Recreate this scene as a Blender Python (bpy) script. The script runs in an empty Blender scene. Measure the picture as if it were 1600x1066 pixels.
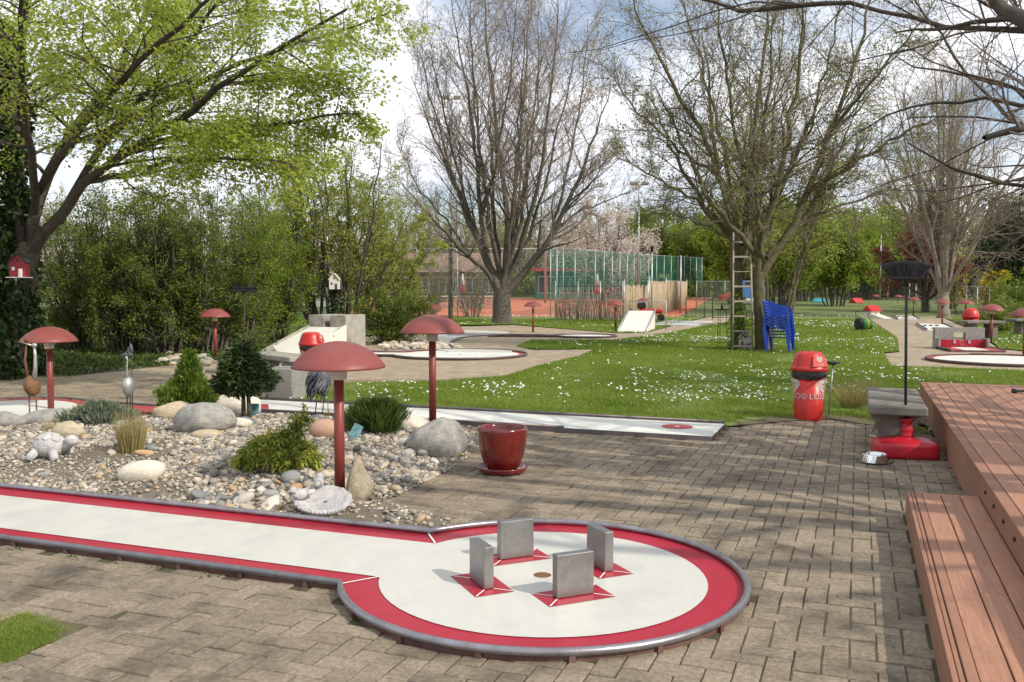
import bpy, math, random
import numpy as np
from mathutils import Vector, Matrix

S = bpy.context.scene
COL = S.collection
R = math.radians
rng = np.random.default_rng(7)
random.seed(7)

# ------------------------------------------------------------ camera, sky, sun, exposure
F, HOR, CAMZ = 1409.0, 453.0, 1.7
PITCH = math.atan((533 - HOR) / F)
cd = bpy.data.cameras.new('camera')
cam = bpy.data.objects.new('camera', cd)
COL.objects.link(cam)
cam.location = (0, 0, CAMZ)
cam.rotation_euler = (math.pi / 2 - PITCH, 0, 0)
cd.sensor_width = 36
cd.lens = 36 * F / 1600
cd.clip_end = 2000
S.camera = cam

SUN = Vector((0.66, -0.46, 0.66)).normalized()
sl = bpy.data.lights.new('sun', 'SUN')
sl.energy = 4.2
sl.angle = R(0.55)
sl.color = (1.0, 0.925, 0.81)
so = bpy.data.objects.new('sun', sl)
COL.objects.link(so)
so.rotation_euler = SUN.to_track_quat('Z', 'Y').to_euler()

w = bpy.data.worlds.new('World')
S.world = w
w.use_nodes = True
nt = w.node_tree
nt.nodes.clear()
N = nt.nodes.new
out = N('ShaderNodeOutputWorld')
bg = N('ShaderNodeBackground')
bg.inputs['Strength'].default_value = 0.148
sky = N('ShaderNodeTexSky')
sky.sky_type = 'NISHITA'
sky.sun_disc = False
sky.sun_elevation = math.asin(SUN.z)
sky.sun_rotation = math.atan2(SUN.x, SUN.y)
tc = N('ShaderNodeTexCoord')
mp = N('ShaderNodeMapping')
mp.inputs['Scale'].default_value = (1.0, 1.0, 2.6)
mp.inputs['Location'].default_value = (3.3, 1.2, 0.35)
nz = N('ShaderNodeTexNoise')
nz.inputs['Scale'].default_value = 2.1
nz.inputs['Detail'].default_value = 8
nz.inputs['Roughness'].default_value = 0.58
rmp = N('ShaderNodeValToRGB')
rmp.color_ramp.elements[0].position = 0.38
rmp.color_ramp.elements[0].color = (.16, .16, .16, 1)
rmp.color_ramp.elements[1].position = 0.52
nz2 = N('ShaderNodeTexNoise')
nz2.inputs['Scale'].default_value = 4.2
nz2.inputs['Detail'].default_value = 5
cl = N('ShaderNodeValToRGB')
cl.color_ramp.elements[0].position = 0.32
cl.color_ramp.elements[0].color = (6.0, 6.4, 7.3, 1)
cl.color_ramp.elements[1].position = 0.62
cl.color_ramp.elements[1].color = (8.4, 8.5, 8.8, 1)
mx = N('ShaderNodeMix')
mx.data_type = 'RGBA'
L = nt.links.new
L(tc.outputs['Generated'], mp.inputs['Vector'])
L(mp.outputs[0], nz.inputs['Vector'])
L(mp.outputs[0], nz2.inputs['Vector'])
L(nz.outputs['Fac'], rmp.inputs[0])
L(nz2.outputs['Fac'], cl.inputs[0])
L(rmp.outputs[0], mx.inputs['Factor'])
L(sky.outputs[0], mx.inputs['A'])
L(cl.outputs[0], mx.inputs['B'])
L(mx.outputs['Result'], bg.inputs['Color'])
L(bg.outputs[0], out.inputs[0])

S.view_settings.view_transform = 'Standard'
S.view_settings.look = 'None'
S.view_settings.exposure = 0.0
S.view_settings.gamma = 1
S.view_settings.use_curve_mapping = False
S.cycles.max_bounces = 6
S.cycles.transparent_max_bounces = 24

# ------------------------------------------------------------ helpers: points, meshes, tags
A = R(21.0)                                   # the whole course is laid out on one grid, turned 21 degrees
UX, UY = math.cos(A), -math.sin(A)
VX, VY = math.sin(A), math.cos(A)

def at(u, v, h=0.0):
    dx = (u - 800) / F; dy = (533 - v) / F
    y = math.cos(PITCH) + dy * math.sin(PITCH); z = -math.sin(PITCH) + dy * math.cos(PITCH)
    t = (h - CAMZ) / z
    return (dx * t, y * t)

def W(u, v, y):
    dy = (533 - v) / F
    yy = math.cos(PITCH) + dy * math.sin(PITCH); z = -math.sin(PITCH) + dy * math.cos(PITCH)
    return ((u - 800) / F / yy * y, y, CAMZ + z / yy * y)

def grid(o, a, b):
    return (o[0] + a * UX + b * VX, o[1] + a * UY + b * VY)

def tag(o, label=None, cat=None, group=None, kind=None):
    if label: o['label'] = label
    if cat: o['category'] = cat
    if group: o['group'] = group
    if kind: o['kind'] = kind
    return o

def thing(name, label, cat, loc=(0, 0, 0), rz=0.0, group=None):
    o = bpy.data.objects.new(name, None)
    o.empty_display_size = 0.1
    COL.objects.link(o)
    o.location = loc if len(loc) == 3 else (loc[0], loc[1], 0)
    o.rotation_euler = (0, 0, rz)
    return tag(o, label, cat, group)

def link(name, me, m=None, parent=None, loc=None, rot=None):
    o = bpy.data.objects.new(name, me)
    COL.objects.link(o)
    if m is not None and not me.materials: me.materials.append(m)
    if parent is not None: o.parent = parent
    if loc is not None: o.location = loc
    if rot is not None: o.rotation_euler = rot
    return o

def copy_tree(o, parent=None):
    c = o.copy(); COL.objects.link(c); c.parent = parent
    for ch in list(o.children): copy_tree(ch, c)
    return c

def mesh_np(name, V, Fc, tint=None, smooth=False):
    me = bpy.data.meshes.new(name)
    V = np.ascontiguousarray(V, np.float32); Fc = np.ascontiguousarray(Fc, np.int32); k = Fc.shape[1]
    me.vertices.add(len(V)); me.vertices.foreach_set('co', V.ravel())
    me.loops.add(Fc.size); me.loops.foreach_set('vertex_index', Fc.ravel())
    me.polygons.add(len(Fc)); me.polygons.foreach_set('loop_start', np.arange(0, Fc.size, k, dtype=np.int32))
    me.polygons.foreach_set('use_smooth', np.full(len(Fc), smooth, bool))
    if tint is not None:
        a = me.attributes.new('tint', 'FLOAT', 'POINT'); a.data.foreach_set('value', np.ascontiguousarray(tint, np.float32))
    me.update(calc_edges=True)
    return me

def rotm(ax, an):
    return np.array(Matrix.Rotation(an, 3, ax))

class MB:
    """collects shapes, links them as ONE mesh object"""
    def __init__(s): s.v = []; s.f = []; s.sm = []
    def add(s, vs, fs, smooth=False):
        b = len(s.v); s.v += [tuple(map(float, q)) for q in vs]
        s.f += [tuple(b + i for i in f) for f in fs]; s.sm += [smooth] * len(fs); return s
    def box(s, c, d, rz=0.0, rx=0.0, ry=0.0, bev=0.0):
        x, y, z = d[0] / 2, d[1] / 2, d[2] / 2
        M = Matrix.Rotation(rz, 3, 'Z') @ Matrix.Rotation(ry, 3, 'Y') @ Matrix.Rotation(rx, 3, 'X')
        if bev <= 0:
            vs = [(-x, -y, -z), (x, -y, -z), (x, y, -z), (-x, y, -z), (-x, -y, z), (x, -y, z), (x, y, z), (-x, y, z)]
            fs = [(3, 2, 1, 0), (4, 5, 6, 7), (0, 1, 5, 4), (1, 2, 6, 5), (2, 3, 7, 6), (3, 0, 4, 7)]
        else:
            q = bev; vs = []
            for zz, k in ((-z, q), (-z + q, 0), (z - q, 0), (z, q)):
                for sx, sy in ((-1, -1), (1, -1), (1, 1), (-1, 1)):
                    X, Y = x - k, y - k; b = q
                    if sx * sy > 0: p = [(sx * X, sy * (Y - b)), (sx * (X - b), sy * Y)]
                    else: p = [(sx * (X - b), sy * Y), (sx * X, sy * (Y - b))]
                    if (sx, sy) in ((-1, -1), (1, 1)): pass
                    vs += [(a, c2, zz) for a, c2 in p]
            fs = []
            for r in range(3):
                for i in range(8): fs.append((r * 8 + i, r * 8 + (i + 1) % 8, r * 8 + 8 + (i + 1) % 8, r * 8 + 8 + i))
            fs += [tuple(range(7, -1, -1)), tuple(range(24, 32))]
        return s.add([M @ Vector(v) + Vector(c) for v in vs], fs)
    def lathe(s, prof, n=24, c=(0, 0, 0), smooth=True, M=None):
        vs = []; fs = []
        for r, z in prof:
            for i in range(n):
                a = 2 * math.pi * i / n; p = Vector((r * math.cos(a), r * math.sin(a), z))
                vs.append((M @ p if M else p) + Vector(c))
        for k in range(len(prof) - 1):
            for i in range(n): fs.append((k * n + i, k * n + (i + 1) % n, k * n + n + (i + 1) % n, k * n + n + i))
        s.add(vs, fs, smooth)
        b = len(s.v) - len(vs)
        if prof[0][0] > 1e-6: s.f.append(tuple(b + i for i in range(n - 1, -1, -1))); s.sm.append(False)
        if prof[-1][0] > 1e-6: s.f.append(tuple(b + (len(prof) - 1) * n + i for i in range(n))); s.sm.append(False)
        return s
    def tube(s, pts, r, n=8, closed=False):
        P = [Vector(p) for p in pts]; m = len(P); rs = r if isinstance(r, (list, tuple)) else [r] * m
        vs = []; fs = []; u = None
        for i in range(m):
            if closed: t = P[(i + 1) % m] - P[i - 1]
            else: t = P[min(i + 1, m - 1)] - P[max(i - 1, 0)]
            t.normalize()
            if u is None: u = t.orthogonal() if abs(t.z) > .9 else t.cross(Vector((0, 0, 1)))
            u = (u - t * u.dot(t)).normalized(); v = t.cross(u)
            for k in range(n):
                a = 2 * math.pi * k / n; vs.append(P[i] + (u * math.cos(a) + v * math.sin(a)) * rs[i])
        for i in range(m if closed else m - 1):
            j = (i + 1) % m
            for k in range(n): fs.append((i * n + k, i * n + (k + 1) % n, j * n + (k + 1) % n, j * n + k))
        s.add(vs, fs, True)
        if not closed:
            b = len(s.v) - len(vs)
            s.f += [tuple(b + k for k in range(n - 1, -1, -1)), tuple(b + (m - 1) * n + k for k in range(n))]; s.sm += [False, False]
        return s
    def prism(s, outline, z0, z1):
        n = len(outline)
        vs = [(x, y, z0) for x, y in outline] + [(x, y, z1) for x, y in outline]
        fs = [tuple(range(n - 1, -1, -1)), tuple(range(n, 2 * n))] + [(i, (i + 1) % n, n + (i + 1) % n, n + i) for i in range(n)]
        return s.add(vs, fs)
    def poly(s, outline, z=0.0):
        return s.add([(p[0], p[1], p[2] if len(p) > 2 else z) for p in outline], [tuple(range(len(outline)))])
    def prof(s, outline, axis, a0, a1):
        """outline in (h, z) extruded along x or y"""
        n = len(outline)
        mk = (lambda h, z, a: (a, h, z)) if axis == 'x' else (lambda h, z, a: (h, a, z))
        vs = [mk(h, z, a0) for h, z in outline] + [mk(h, z, a1) for h, z in outline]
        fs = [tuple(range(n - 1, -1, -1)), tuple(range(n, 2 * n))] + [(i, (i + 1) % n, n + (i + 1) % n, n + i) for i in range(n)]
        return s.add(vs, fs)
    def ball(s, c, r, n=14, m=9, M=None):
        r = r if isinstance(r, (tuple, list)) else (r, r, r)
        vs = [];
        for i in range(m + 1):
            t = math.pi * i / m
            for k in range(n):
                a = 2 * math.pi * k / n
                p = Vector((r[0] * math.sin(t) * math.cos(a), r[1] * math.sin(t) * math.sin(a), -r[2] * math.cos(t)))
                vs.append((M @ p if M else p) + Vector(c))
        fs = [(i * n + k, i * n + (k + 1) % n, i * n + n + (k + 1) % n, i * n + n + k) for i in range(m) for k in range(n)]
        return s.add(vs, fs, True)
    def mesh(s, name, fix=True):
        import bmesh
        me = bpy.data.meshes.new(name); me.from_pydata(s.v, [], s.f)
        me.polygons.foreach_set('use_smooth', s.sm)
        if fix:
            bm = bmesh.new(); bm.from_mesh(me); bmesh.ops.recalc_face_normals(bm, faces=bm.faces); bm.to_mesh(me); bm.free()
        me.update(); return me
    def build(s, name, m, parent=None, loc=None, rot=None, fix=True):
        return link(name, s.mesh(name, fix), m, parent, loc, rot)

def inpoly(P, poly):
    x, y = P[:, 0], P[:, 1]; c = np.zeros(len(P), bool); n = len(poly)
    for i in range(n):
        x0, y0 = poly[i]; x1, y1 = poly[(i + 1) % n]
        if y0 == y1: continue
        k = ((y0 > y) != (y1 > y)) & (x < (x1 - x0) * (y - y0) / (y1 - y0) + x0); c ^= k
    return c

def polydist(P, poly):
    d = np.full(len(P), 1e9); n = len(poly)
    for i in range(n):
        a = np.array(poly[i]); b = np.array(poly[(i + 1) % n]); ab = b - a
        t = np.clip(((P - a) @ ab) / (ab @ ab + 1e-12), 0, 1)
        d = np.minimum(d, np.linalg.norm(P - a - t[:, None] * ab, axis=1))
    return d

def scatter(Vt, Ft, pos, M, tint=None):
    """copies of a template; M is (N,3,3)"""
    n = len(pos); k = len(Vt)
    V = np.einsum('nij,kj->nki', M, np.asarray(Vt, float)) + np.asarray(pos)[:, None, :]
    Fc = np.asarray(Ft)[None] + (np.arange(n) * k)[:, None, None]
    return V.reshape(-1, 3), Fc.reshape(-1, Fc.shape[-1]), (None if tint is None else np.repeat(tint, k))

def rand_rot(n, r=rng):
    q = r.normal(size=(n, 4)); q /= np.linalg.norm(q, axis=1)[:, None]; a, b, c, d = q.T
    return np.stack([np.stack([1 - 2 * (c * c + d * d), 2 * (b * c - a * d), 2 * (b * d + a * c)], -1),
                     np.stack([2 * (b * c + a * d), 1 - 2 * (b * b + d * d), 2 * (c * d - a * b)], -1),
                     np.stack([2 * (b * d - a * c), 2 * (c * d + a * b), 1 - 2 * (b * b + c * c)], -1)], 1)

def frames(D, r=rng):
    """matrices whose y axis is D, random roll"""
    D = D / (np.linalg.norm(D, axis=1)[:, None] + 1e-9); q = r.normal(size=D.shape)
    X = np.cross(D, q); X /= np.linalg.norm(X, axis=1)[:, None] + 1e-9; Z = np.cross(X, D)
    return np.stack([X, D, Z], -1)

# ------------------------------------------------------------ materials
def mat(name, col, rough=.6, var=.15, scale=6.0, bump=0.0, bscale=40.0, metal=0.0, col2=None, rnd=0.0, attr=None, coat=0.0, spec=.5, detail=5, dirt=None, dscale=3.0, damt=.5, world=False, stretch=None):
    m = bpy.data.materials.new(name); m.use_nodes = True; t = m.node_tree; n = t.nodes; l = t.links.new
    b = n['Principled BSDF']; b.inputs['Roughness'].default_value = rough; b.inputs['Metallic'].default_value = metal
    b.inputs['Coat Weight'].default_value = coat; b.inputs['Specular IOR Level'].default_value = spec
    tx = n.new('ShaderNodeTexCoord'); no = n.new('ShaderNodeTexNoise'); no.inputs['Scale'].default_value = scale; no.inputs['Detail'].default_value = detail
    no.inputs['Roughness'].default_value = .62
    if world:
        class _T: outputs = {'Object': n.new('ShaderNodeNewGeometry').outputs['Position']}
        tx = _T
    if stretch:
        mp_ = n.new('ShaderNodeMapping'); mp_.inputs['Scale'].default_value = stretch; l(tx.outputs['Object'], mp_.inputs['Vector']); l(mp_.outputs[0], no.inputs['Vector'])
    else: l(tx.outputs['Object'], no.inputs['Vector'])
    rp = n.new('ShaderNodeValToRGB'); e = rp.color_ramp.elements; e[0].position = .3; e[1].position = .7
    c1 = tuple(c * (1 - var) for c in col); c2 = col2 if col2 else tuple(min(1, c * (1 + var)) for c in col)
    e[0].color = (*c1, 1); e[1].color = (*c2, 1)
    l(no.outputs['Fac'], rp.inputs[0]); o = rp.outputs[0]
    if attr:
        at_ = n.new('ShaderNodeAttribute'); at_.attribute_name = 'tint'; r2 = n.new('ShaderNodeValToRGB')
        el = r2.color_ramp.elements
        for i, (p, c) in enumerate(attr):
            if i < 2: el[i].position = p; el[i].color = (*c, 1)
            else: q = el.new(p); q.color = (*c, 1)
        l(at_.outputs['Fac'], r2.inputs[0])
        mm = n.new('ShaderNodeMix'); mm.data_type = 'RGBA'; mm.blend_type = 'MULTIPLY'; mm.inputs['Factor'].default_value = 1
        l(o, mm.inputs['A']); l(r2.outputs[0], mm.inputs['B']); o = mm.outputs['Result']
    if rnd:
        oi = n.new('ShaderNodeObjectInfo'); mr = n.new('ShaderNodeMapRange'); mr.inputs['To Min'].default_value = 1 - rnd; mr.inputs['To Max'].default_value = 1 + rnd
        l(oi.outputs['Random'], mr.inputs['Value'])
        mm = n.new('ShaderNodeVectorMath'); mm.operation = 'SCALE'; l(o, mm.inputs[0]); l(mr.outputs[0], mm.inputs['Scale']); o = mm.outputs[0]
    if dirt:
        n3 = n.new('ShaderNodeTexNoise'); n3.inputs['Scale'].default_value = dscale; n3.inputs['Detail'].default_value = 7; n3.inputs['Roughness'].default_value = .7
        l(tx.outputs['Object'], n3.inputs['Vector'])
        r3 = n.new('ShaderNodeValToRGB'); r3.color_ramp.elements[0].position = .47; r3.color_ramp.elements[1].position = .68
        r3.color_ramp.elements[1].color = (damt, damt, damt, 1); l(n3.outputs['Fac'], r3.inputs[0])
        mm = n.new('ShaderNodeMix'); mm.data_type = 'RGBA'; l(r3.outputs[0], mm.inputs['Factor']); l(o, mm.inputs['A']); mm.inputs['B'].default_value = (*dirt, 1); o = mm.outputs['Result']
    l(o, b.inputs['Base Color'])
    if bump:
        nb = n.new('ShaderNodeTexNoise'); nb.inputs['Scale'].default_value = bscale; nb.inputs['Detail'].default_value = 6
        l(tx.outputs['Object'], nb.inputs['Vector']); bp = n.new('ShaderNodeBump'); bp.inputs['Strength'].default_value = bump; bp.inputs['Distance'].default_value = .02
        l(nb.outputs['Fac'], bp.inputs['Height']); l(bp.outputs[0], b.inputs['Normal'])
    return m

def leafmat(name, pal, trans=.45, rough=.5):
    m = bpy.data.materials.new(name); m.use_nodes = True; t = m.node_tree; n = t.nodes; l = t.links.new
    b = n['Principled BSDF']; b.inputs['Roughness'].default_value = rough; b.inputs['Specular IOR Level'].default_value = .3
    a = n.new('ShaderNodeAttribute'); a.attribute_name = 'tint'; r = n.new('ShaderNodeValToRGB'); el = r.color_ramp.elements
    for i, c in enumerate(pal):
        p = i / (len(pal) - 1)
        if i == 0: el[0].position = 0; el[0].color = (*c, 1)
        elif i == len(pal) - 1: el[-1].position = 1; el[-1].color = (*c, 1)
        else: q = el.new(p); q.color = (*c, 1)
    l(a.outputs['Fac'], r.inputs[0]); l(r.outputs[0], b.inputs['Base Color'])
    tr = n.new('ShaderNodeBsdfTranslucent'); l(r.outputs[0], tr.inputs['Color'])
    ms = n.new('ShaderNodeMixShader'); ms.inputs[0].default_value = trans
    l(b.outputs[0], ms.inputs[1]); l(tr.outputs[0], ms.inputs[2]); l(ms.outputs[0], n['Material Output'].inputs['Surface'])
    return m

def netmat(name, col, alpha):
    m = bpy.data.materials.new(name); m.use_nodes = True; t = m.node_tree; n = t.nodes; l = t.links.new
    b = n['Principled BSDF']; b.inputs['Base Color'].default_value = (*col, 1); b.inputs['Roughness'].default_value = .7
    tp = n.new('ShaderNodeBsdfTransparent'); ms = n.new('ShaderNodeMixShader'); ms.inputs[0].default_value = alpha
    l(tp.outputs[0], ms.inputs[1]); l(b.outputs[0], ms.inputs[2]); l(ms.outputs[0], n['Material Output'].inputs['Surface'])
    return m

M_ = dict(
    soil=mat('soil', (.125, .16, .045), .95, .4, .8, .5, 25, col2=(.16, .20, .05)),
    litter=mat('leaf_litter', (.15, .12, .075), .95, .45, 4, .6, 40, col2=(.19, .16, .10)),
    joint=mat('moss_joint', (.095, .078, .053), .95, .35, 5, .4, 60, col2=(.08, .08, .035)),
    paver=mat('paver', (.325, .263, .187), .93, .34, 38, .9, 170, rnd=.14, dirt=(.075, .062, .045), dscale=1.6, damt=.85, world=True),
    paverfield=mat('paver_field', (.325, .263, .187), .93, .34, 38, .9, 170, world=True, attr=[(0, (.84, .84, .84)), (1, (1.15, 1.14, 1.12))], dirt=(.075, .062, .045), dscale=1.6, damt=.85),
    backpath=mat('back_path', (.33, .265, .18), .92, .25, 3, .5, 60, dirt=(.21, .165, .11), dscale=.6, damt=.6),
    lawn=mat('lawn_turf', (.14, .20, .035), .95, .35, 1.6, .6, 60, col2=(.15, .22, .035), dirt=(.17, .17, .06), dscale=.7, damt=.5),
    white=mat('white_lane_paint', (.545, .535, .48), .42, .06, 2.2, .04, 14, dirt=(.40, .405, .37), dscale=2.3, damt=.55),
    white2=mat('weathered_white_paint', (.66, .66, .60), .6, .06, 3, .1, 30, dirt=(.45, .45, .40), dscale=1.5, damt=.7),
    red=mat('red_lane_paint', (.36, .014, .032), .38, .1, 4, spec=.3, bump=.03, bscale=14, dirt=(.30, .03, .045), dscale=2.2, damt=.6),
    red2=mat('faded_red_paint', (.40, .035, .04), .55, .12, 4, dirt=(.28, .06, .05), dscale=2),
    line=mat('white_line', (.82, .80, .74), .5, .04),
    pipe=mat('grey_pipe', (.30, .29, .31), .38, .15, 12, .06, 60, metal=.75, dirt=(.19, .16, .155), dscale=5, damt=.7),
    rail=mat('dark_rail', (.17, .15, .15), .5, .15, 12, metal=.5, dirt=(.13, .06, .05), dscale=5, damt=.6),
    lanebase=mat('lane_base', (.13, .035, .03), .8, .25, 6, .2, 40, col2=(.16, .10, .08)),
    steel=mat('brushed_steel', (.30, .30, .295), .42, .12, 16, .05, 60, metal=.9, dirt=(.22, .20, .17), dscale=6, damt=.7),
    chrome=mat('polished_steel', (.78, .78, .78), .12, .04, 8, metal=1),
    galv=mat('galvanised', (.42, .43, .43), .45, .1, 6, metal=.6),
    lampred=mat('lamp_red', (.22, .052, .044), .48, .09, 3, .03, 30, spec=.4, dirt=(.23, .07, .066), dscale=4, damt=.6),
    polered=mat('pole_red', (.20, .034, .026), .45, .12, 6, .08, 50, dirt=(.20, .04, .03), dscale=7, damt=.5),
    collar=mat('lamp_collar', (.55, .51, .44), .6, .1, 8),
    conc=mat('concrete', (.34, .32, .275), .92, .2, 3.5, .5, 70, dirt=(.12, .115, .10), dscale=2.5, damt=.75),
    conc2=mat('washed_concrete', (.27, .26, .24), .95, .45, 60, .9, 90, col2=(.44, .42, .38), detail=3),
    concd=mat('dark_concrete', (.17, .155, .128), .92, .3, 5, .5, 60),
    binred=mat('bin_red', (.48, .02, .016), .38, .05, 3, dirt=(.50, .05, .035), dscale=3, damt=.35),
    basered=mat('plastic_red', (.45, .014, .028), .36, .05, 3),
    black=mat('black_plastic', (.012, .012, .014), .4, .2, 8),
    bag=mat('bin_bag', (.012, .012, .013), .25, .2, 8, .5, 18),
    dark=mat('dark_metal', (.035, .034, .033), .5, .2, 8, metal=.4),
    glaze=mat('red_glaze', (.14, .012, .010), .16, .25, 6, .05, 10, coat=.5, dirt=(.10, .016, .010), dscale=5, damt=.6),
    deck=mat('deck_board', (.36, .178, .108), .72, .20, 5, .1, 50, stretch=(9, .6, 1), rnd=.13, dirt=(.25, .135, .09), dscale=1.7, damt=.7),
    deckside=mat('deck_fascia', (.28, .138, .085), .75, .1, 2.5, .1, 50, rnd=.06),
    soiledge=mat('soil_edge', (.15, .11, .07), .95, .4, 12, .7, 60, col2=(.12, .12, .04)),
    stone=mat('limestone', (.40, .375, .325), .85, .28, 7, .5, 26, col2=(.56, .53, .48), rnd=.3),
    greyrock=mat('grey_rock', (.27, .26, .235), .88, .3, 4, .6, 18, col2=(.38, .365, .33), dirt=(.42, .39, .31), dscale=3, damt=.6),
    whiterock=mat('white_rock', (.66, .60, .50), .85, .15, 5, .5, 18, dirt=(.50, .40, .26), dscale=4, damt=.5),
    ochrerock=mat('ochre_rock', (.44, .36, .235), .88, .2, 5, .5, 18, dirt=(.60, .53, .42), dscale=3, damt=.6),
    pinkrock=mat('pink_rock', (.42, .255, .18), .85, .08, 5, .25, 30),
    sandrock=mat('sandstone', (.36, .30, .205), .92, .3, 7, .8, 22, dirt=(.50, .44, .34), dscale=3, damt=.6),
    turtle=mat('white_stone', (.46, .44, .43), .85, .25, 14, .7, 50, col2=(.60, .58, .565), dirt=(.38, .355, .37), dscale=7, damt=.6),
    rust=mat('rusty_metal', (.20, .095, .045), .7, .35, 12, .3, 50, metal=.3),
    silver=mat('dull_silver', (.40, .39, .37), .45, .2, 10, .15, 40, metal=.6),
    feather=mat('feather_grey', (.10, .105, .12), .5, .4, 25, .3, 60, metal=.3),
    blue=mat('blue_plastic', (.012, .06, .40), .38, .06, 3),
    bark=mat('bark', (.085, .07, .054), .95, .35, 9, .8, 22, col2=(.145, .125, .10)),
    barkd=mat('dark_bark', (.055, .045, .036), .95, .35, 9, .8, 22, col2=(.095, .08, .06)),
    barkm=mat('mossy_bark', (.085, .07, .05), .95, .35, 5, .8, 22, col2=(.155, .135, .06)),
    barkl=mat('light_bark', (.21, .17, .13), .95, .3, 9, .6, 22, col2=(.30, .255, .20)),
    twig=mat('twig', (.19, .15, .115), .9, .2, 4), twigl=mat('pale_twig', (.26, .20, .15), .9, .2, 4), twigr=mat('grey_twig', (.29, .235, .19), .9, .2, 4),
    clay=mat('red_clay', (.45, .13, .06), .95, .12, .5, .1, 20),
    wood=mat('weathered_wood', (.33, .285, .23), .85, .25, 8, .3, 40),
    reed=mat('reed_mat', (.36, .275, .175), .9, .25, 14, .5, 50, col2=(.48, .38, .26)),
    roof=mat('tile_roof', (.20, .13, .10), .85, .2, 6, .3, 30), darkwood=mat('dark_wood', (.07, .05, .04), .8, .25, 6),
    greenwall=mat('green_sheet', (.03, .16, .11), .7, .15, 4), facia=mat('red_fascia', (.30, .05, .04), .6, .1), glass=mat('dark_glass', (.04, .05, .055), .12, .1),
    paint=mat('cream_paint', (.66, .64, .56), .6, .05), card=mat('plant_card', (.03, .22, .10), .5, .5, 14, col2=(.20, .35, .45)),
    bluesign=mat('blue_board', (.06, .18, .42), .5, .08), yellow=mat('yellow_hose', (.36, .34, .04), .45, .1), green=mat('green_hose', (.03, .22, .06), .45, .1),
    netg=netmat('green_net', (.015, .14, .09), .42), wire=netmat('chain_link', (.25, .27, .25), .13), netd=netmat('chain_link_dark', (.16, .18, .16), .22),
    hornbeam=leafmat('hornbeam_leaf', [(.27, .34, .04), (.38, .46, .07), (.50, .56, .12)], .58),
    ivy=leafmat('ivy_leaf', [(.012, .03, .008), (.03, .06, .012), (.05, .085, .02)], .15, .35),
    shrubd=leafmat('dark_shrub_leaf', [(.065, .10, .018), (.145, .20, .03), (.29, .34, .055)], .48),
    shrubl=leafmat('light_shrub_leaf', [(.10, .16, .018), (.19, .27, .028), (.30, .37, .05)], .5),
    spring=leafmat('spring_leaf', [(.20, .23, .04), (.31, .35, .06), (.42, .45, .10)], .5),
    wood_leaf=leafmat('woodland_leaf', [(.15, .21, .03), (.25, .33, .045), (.36, .43, .075)], .52),
    sparse=leafmat('olive_leaf', [(.13, .17, .03), (.21, .26, .045), (.30, .35, .07)], .45),
    bud=leafmat('bud', [(.20, .13, .07), (.26, .19, .09), (.32, .26, .12)], .3),
    blossom=leafmat('blossom', [(.55, .48, .42), (.66, .60, .54), (.75, .72, .66)], .4),
    copper=leafmat('copper_leaf', [(.20, .06, .045), (.31, .10, .075), (.40, .17, .11)], .45),
    conifer=leafmat('dark_conifer', [(.012, .028, .01), (.028, .05, .014), (.05, .075, .02)], .15),
    thuja=leafmat('thuja', [(.05, .10, .015), (.10, .17, .02), (.18, .25, .035)], .25),
    golden=leafmat('golden_conifer', [(.07, .10, .014), (.24, .28, .035), (.50, .50, .09)], .35),
    pine=leafmat('pine', [(.025, .05, .012), (.05, .09, .015), (.10, .14, .025)], .2),
    juniper=leafmat('juniper', [(.10, .13, .08), (.16, .20, .13), (.22, .26, .17)], .2),
    straw=leafmat('straw', [(.28, .21, .08), (.42, .33, .15), (.22, .24, .06)], .3),
    grass=leafmat('grass_blade', [(.13, .20, .02), (.205, .29, .035), (.32, .38, .085)], .45),
    cover=leafmat('ground_cover', [(.035, .065, .015), (.07, .115, .02), (.12, .17, .03)], .3),
    daisy=leafmat('daisy', [(.80, .80, .76), (.84, .84, .80)], .3), forsythia=leafmat('forsythia', [(.55, .42, .02), (.70, .55, .03)], .4),
)
M_['pebble'] = mat('pebble', (.88, .84, .775), .85, .14, 40, .3, 60, attr=[(0, (.16, .155, .15)), (.25, (.26, .25, .235)), (.5, (.40, .365, .31)), (.72, (.56, .52, .45)), (.86, (.44, .31, .185)), (1, (.66, .64, .60))])

# deck boards: fine ribs along the board (relief only)
def ribbed(m, axis, per):
    t = m.node_tree; n = t.nodes; l = t.links.new; b = n['Principled BSDF']
    wv = n.new('ShaderNodeTexWave'); wv.bands_direction = axis; wv.inputs['Scale'].default_value = 1 / per * .318; wv.inputs['Distortion'].default_value = 0
    tx = n.new('ShaderNodeTexCoord'); l(tx.outputs['Object'], wv.inputs['Vector'])
    bp = n.new('ShaderNodeBump'); bp.inputs['Strength'].default_value = .32; bp.inputs['Distance'].default_value = .003
    l(wv.outputs['Fac'], bp.inputs['Height']); l(bp.outputs[0], b.inputs['Normal'])
ribbed(M_['deck'], 'X', .011)

# ------------------------------------------------------------ ground, course paving, lawn
def sheet(name, poly, z, m, kind='structure'):
    if sum(poly[i][0] * poly[(i + 1) % len(poly)][1] - poly[(i + 1) % len(poly)][0] * poly[i][1] for i in range(len(poly))) < 0: poly = poly[::-1]
    b = MB().poly(poly, z); return tag(b.build(name, m, fix=False), kind=kind)

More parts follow.
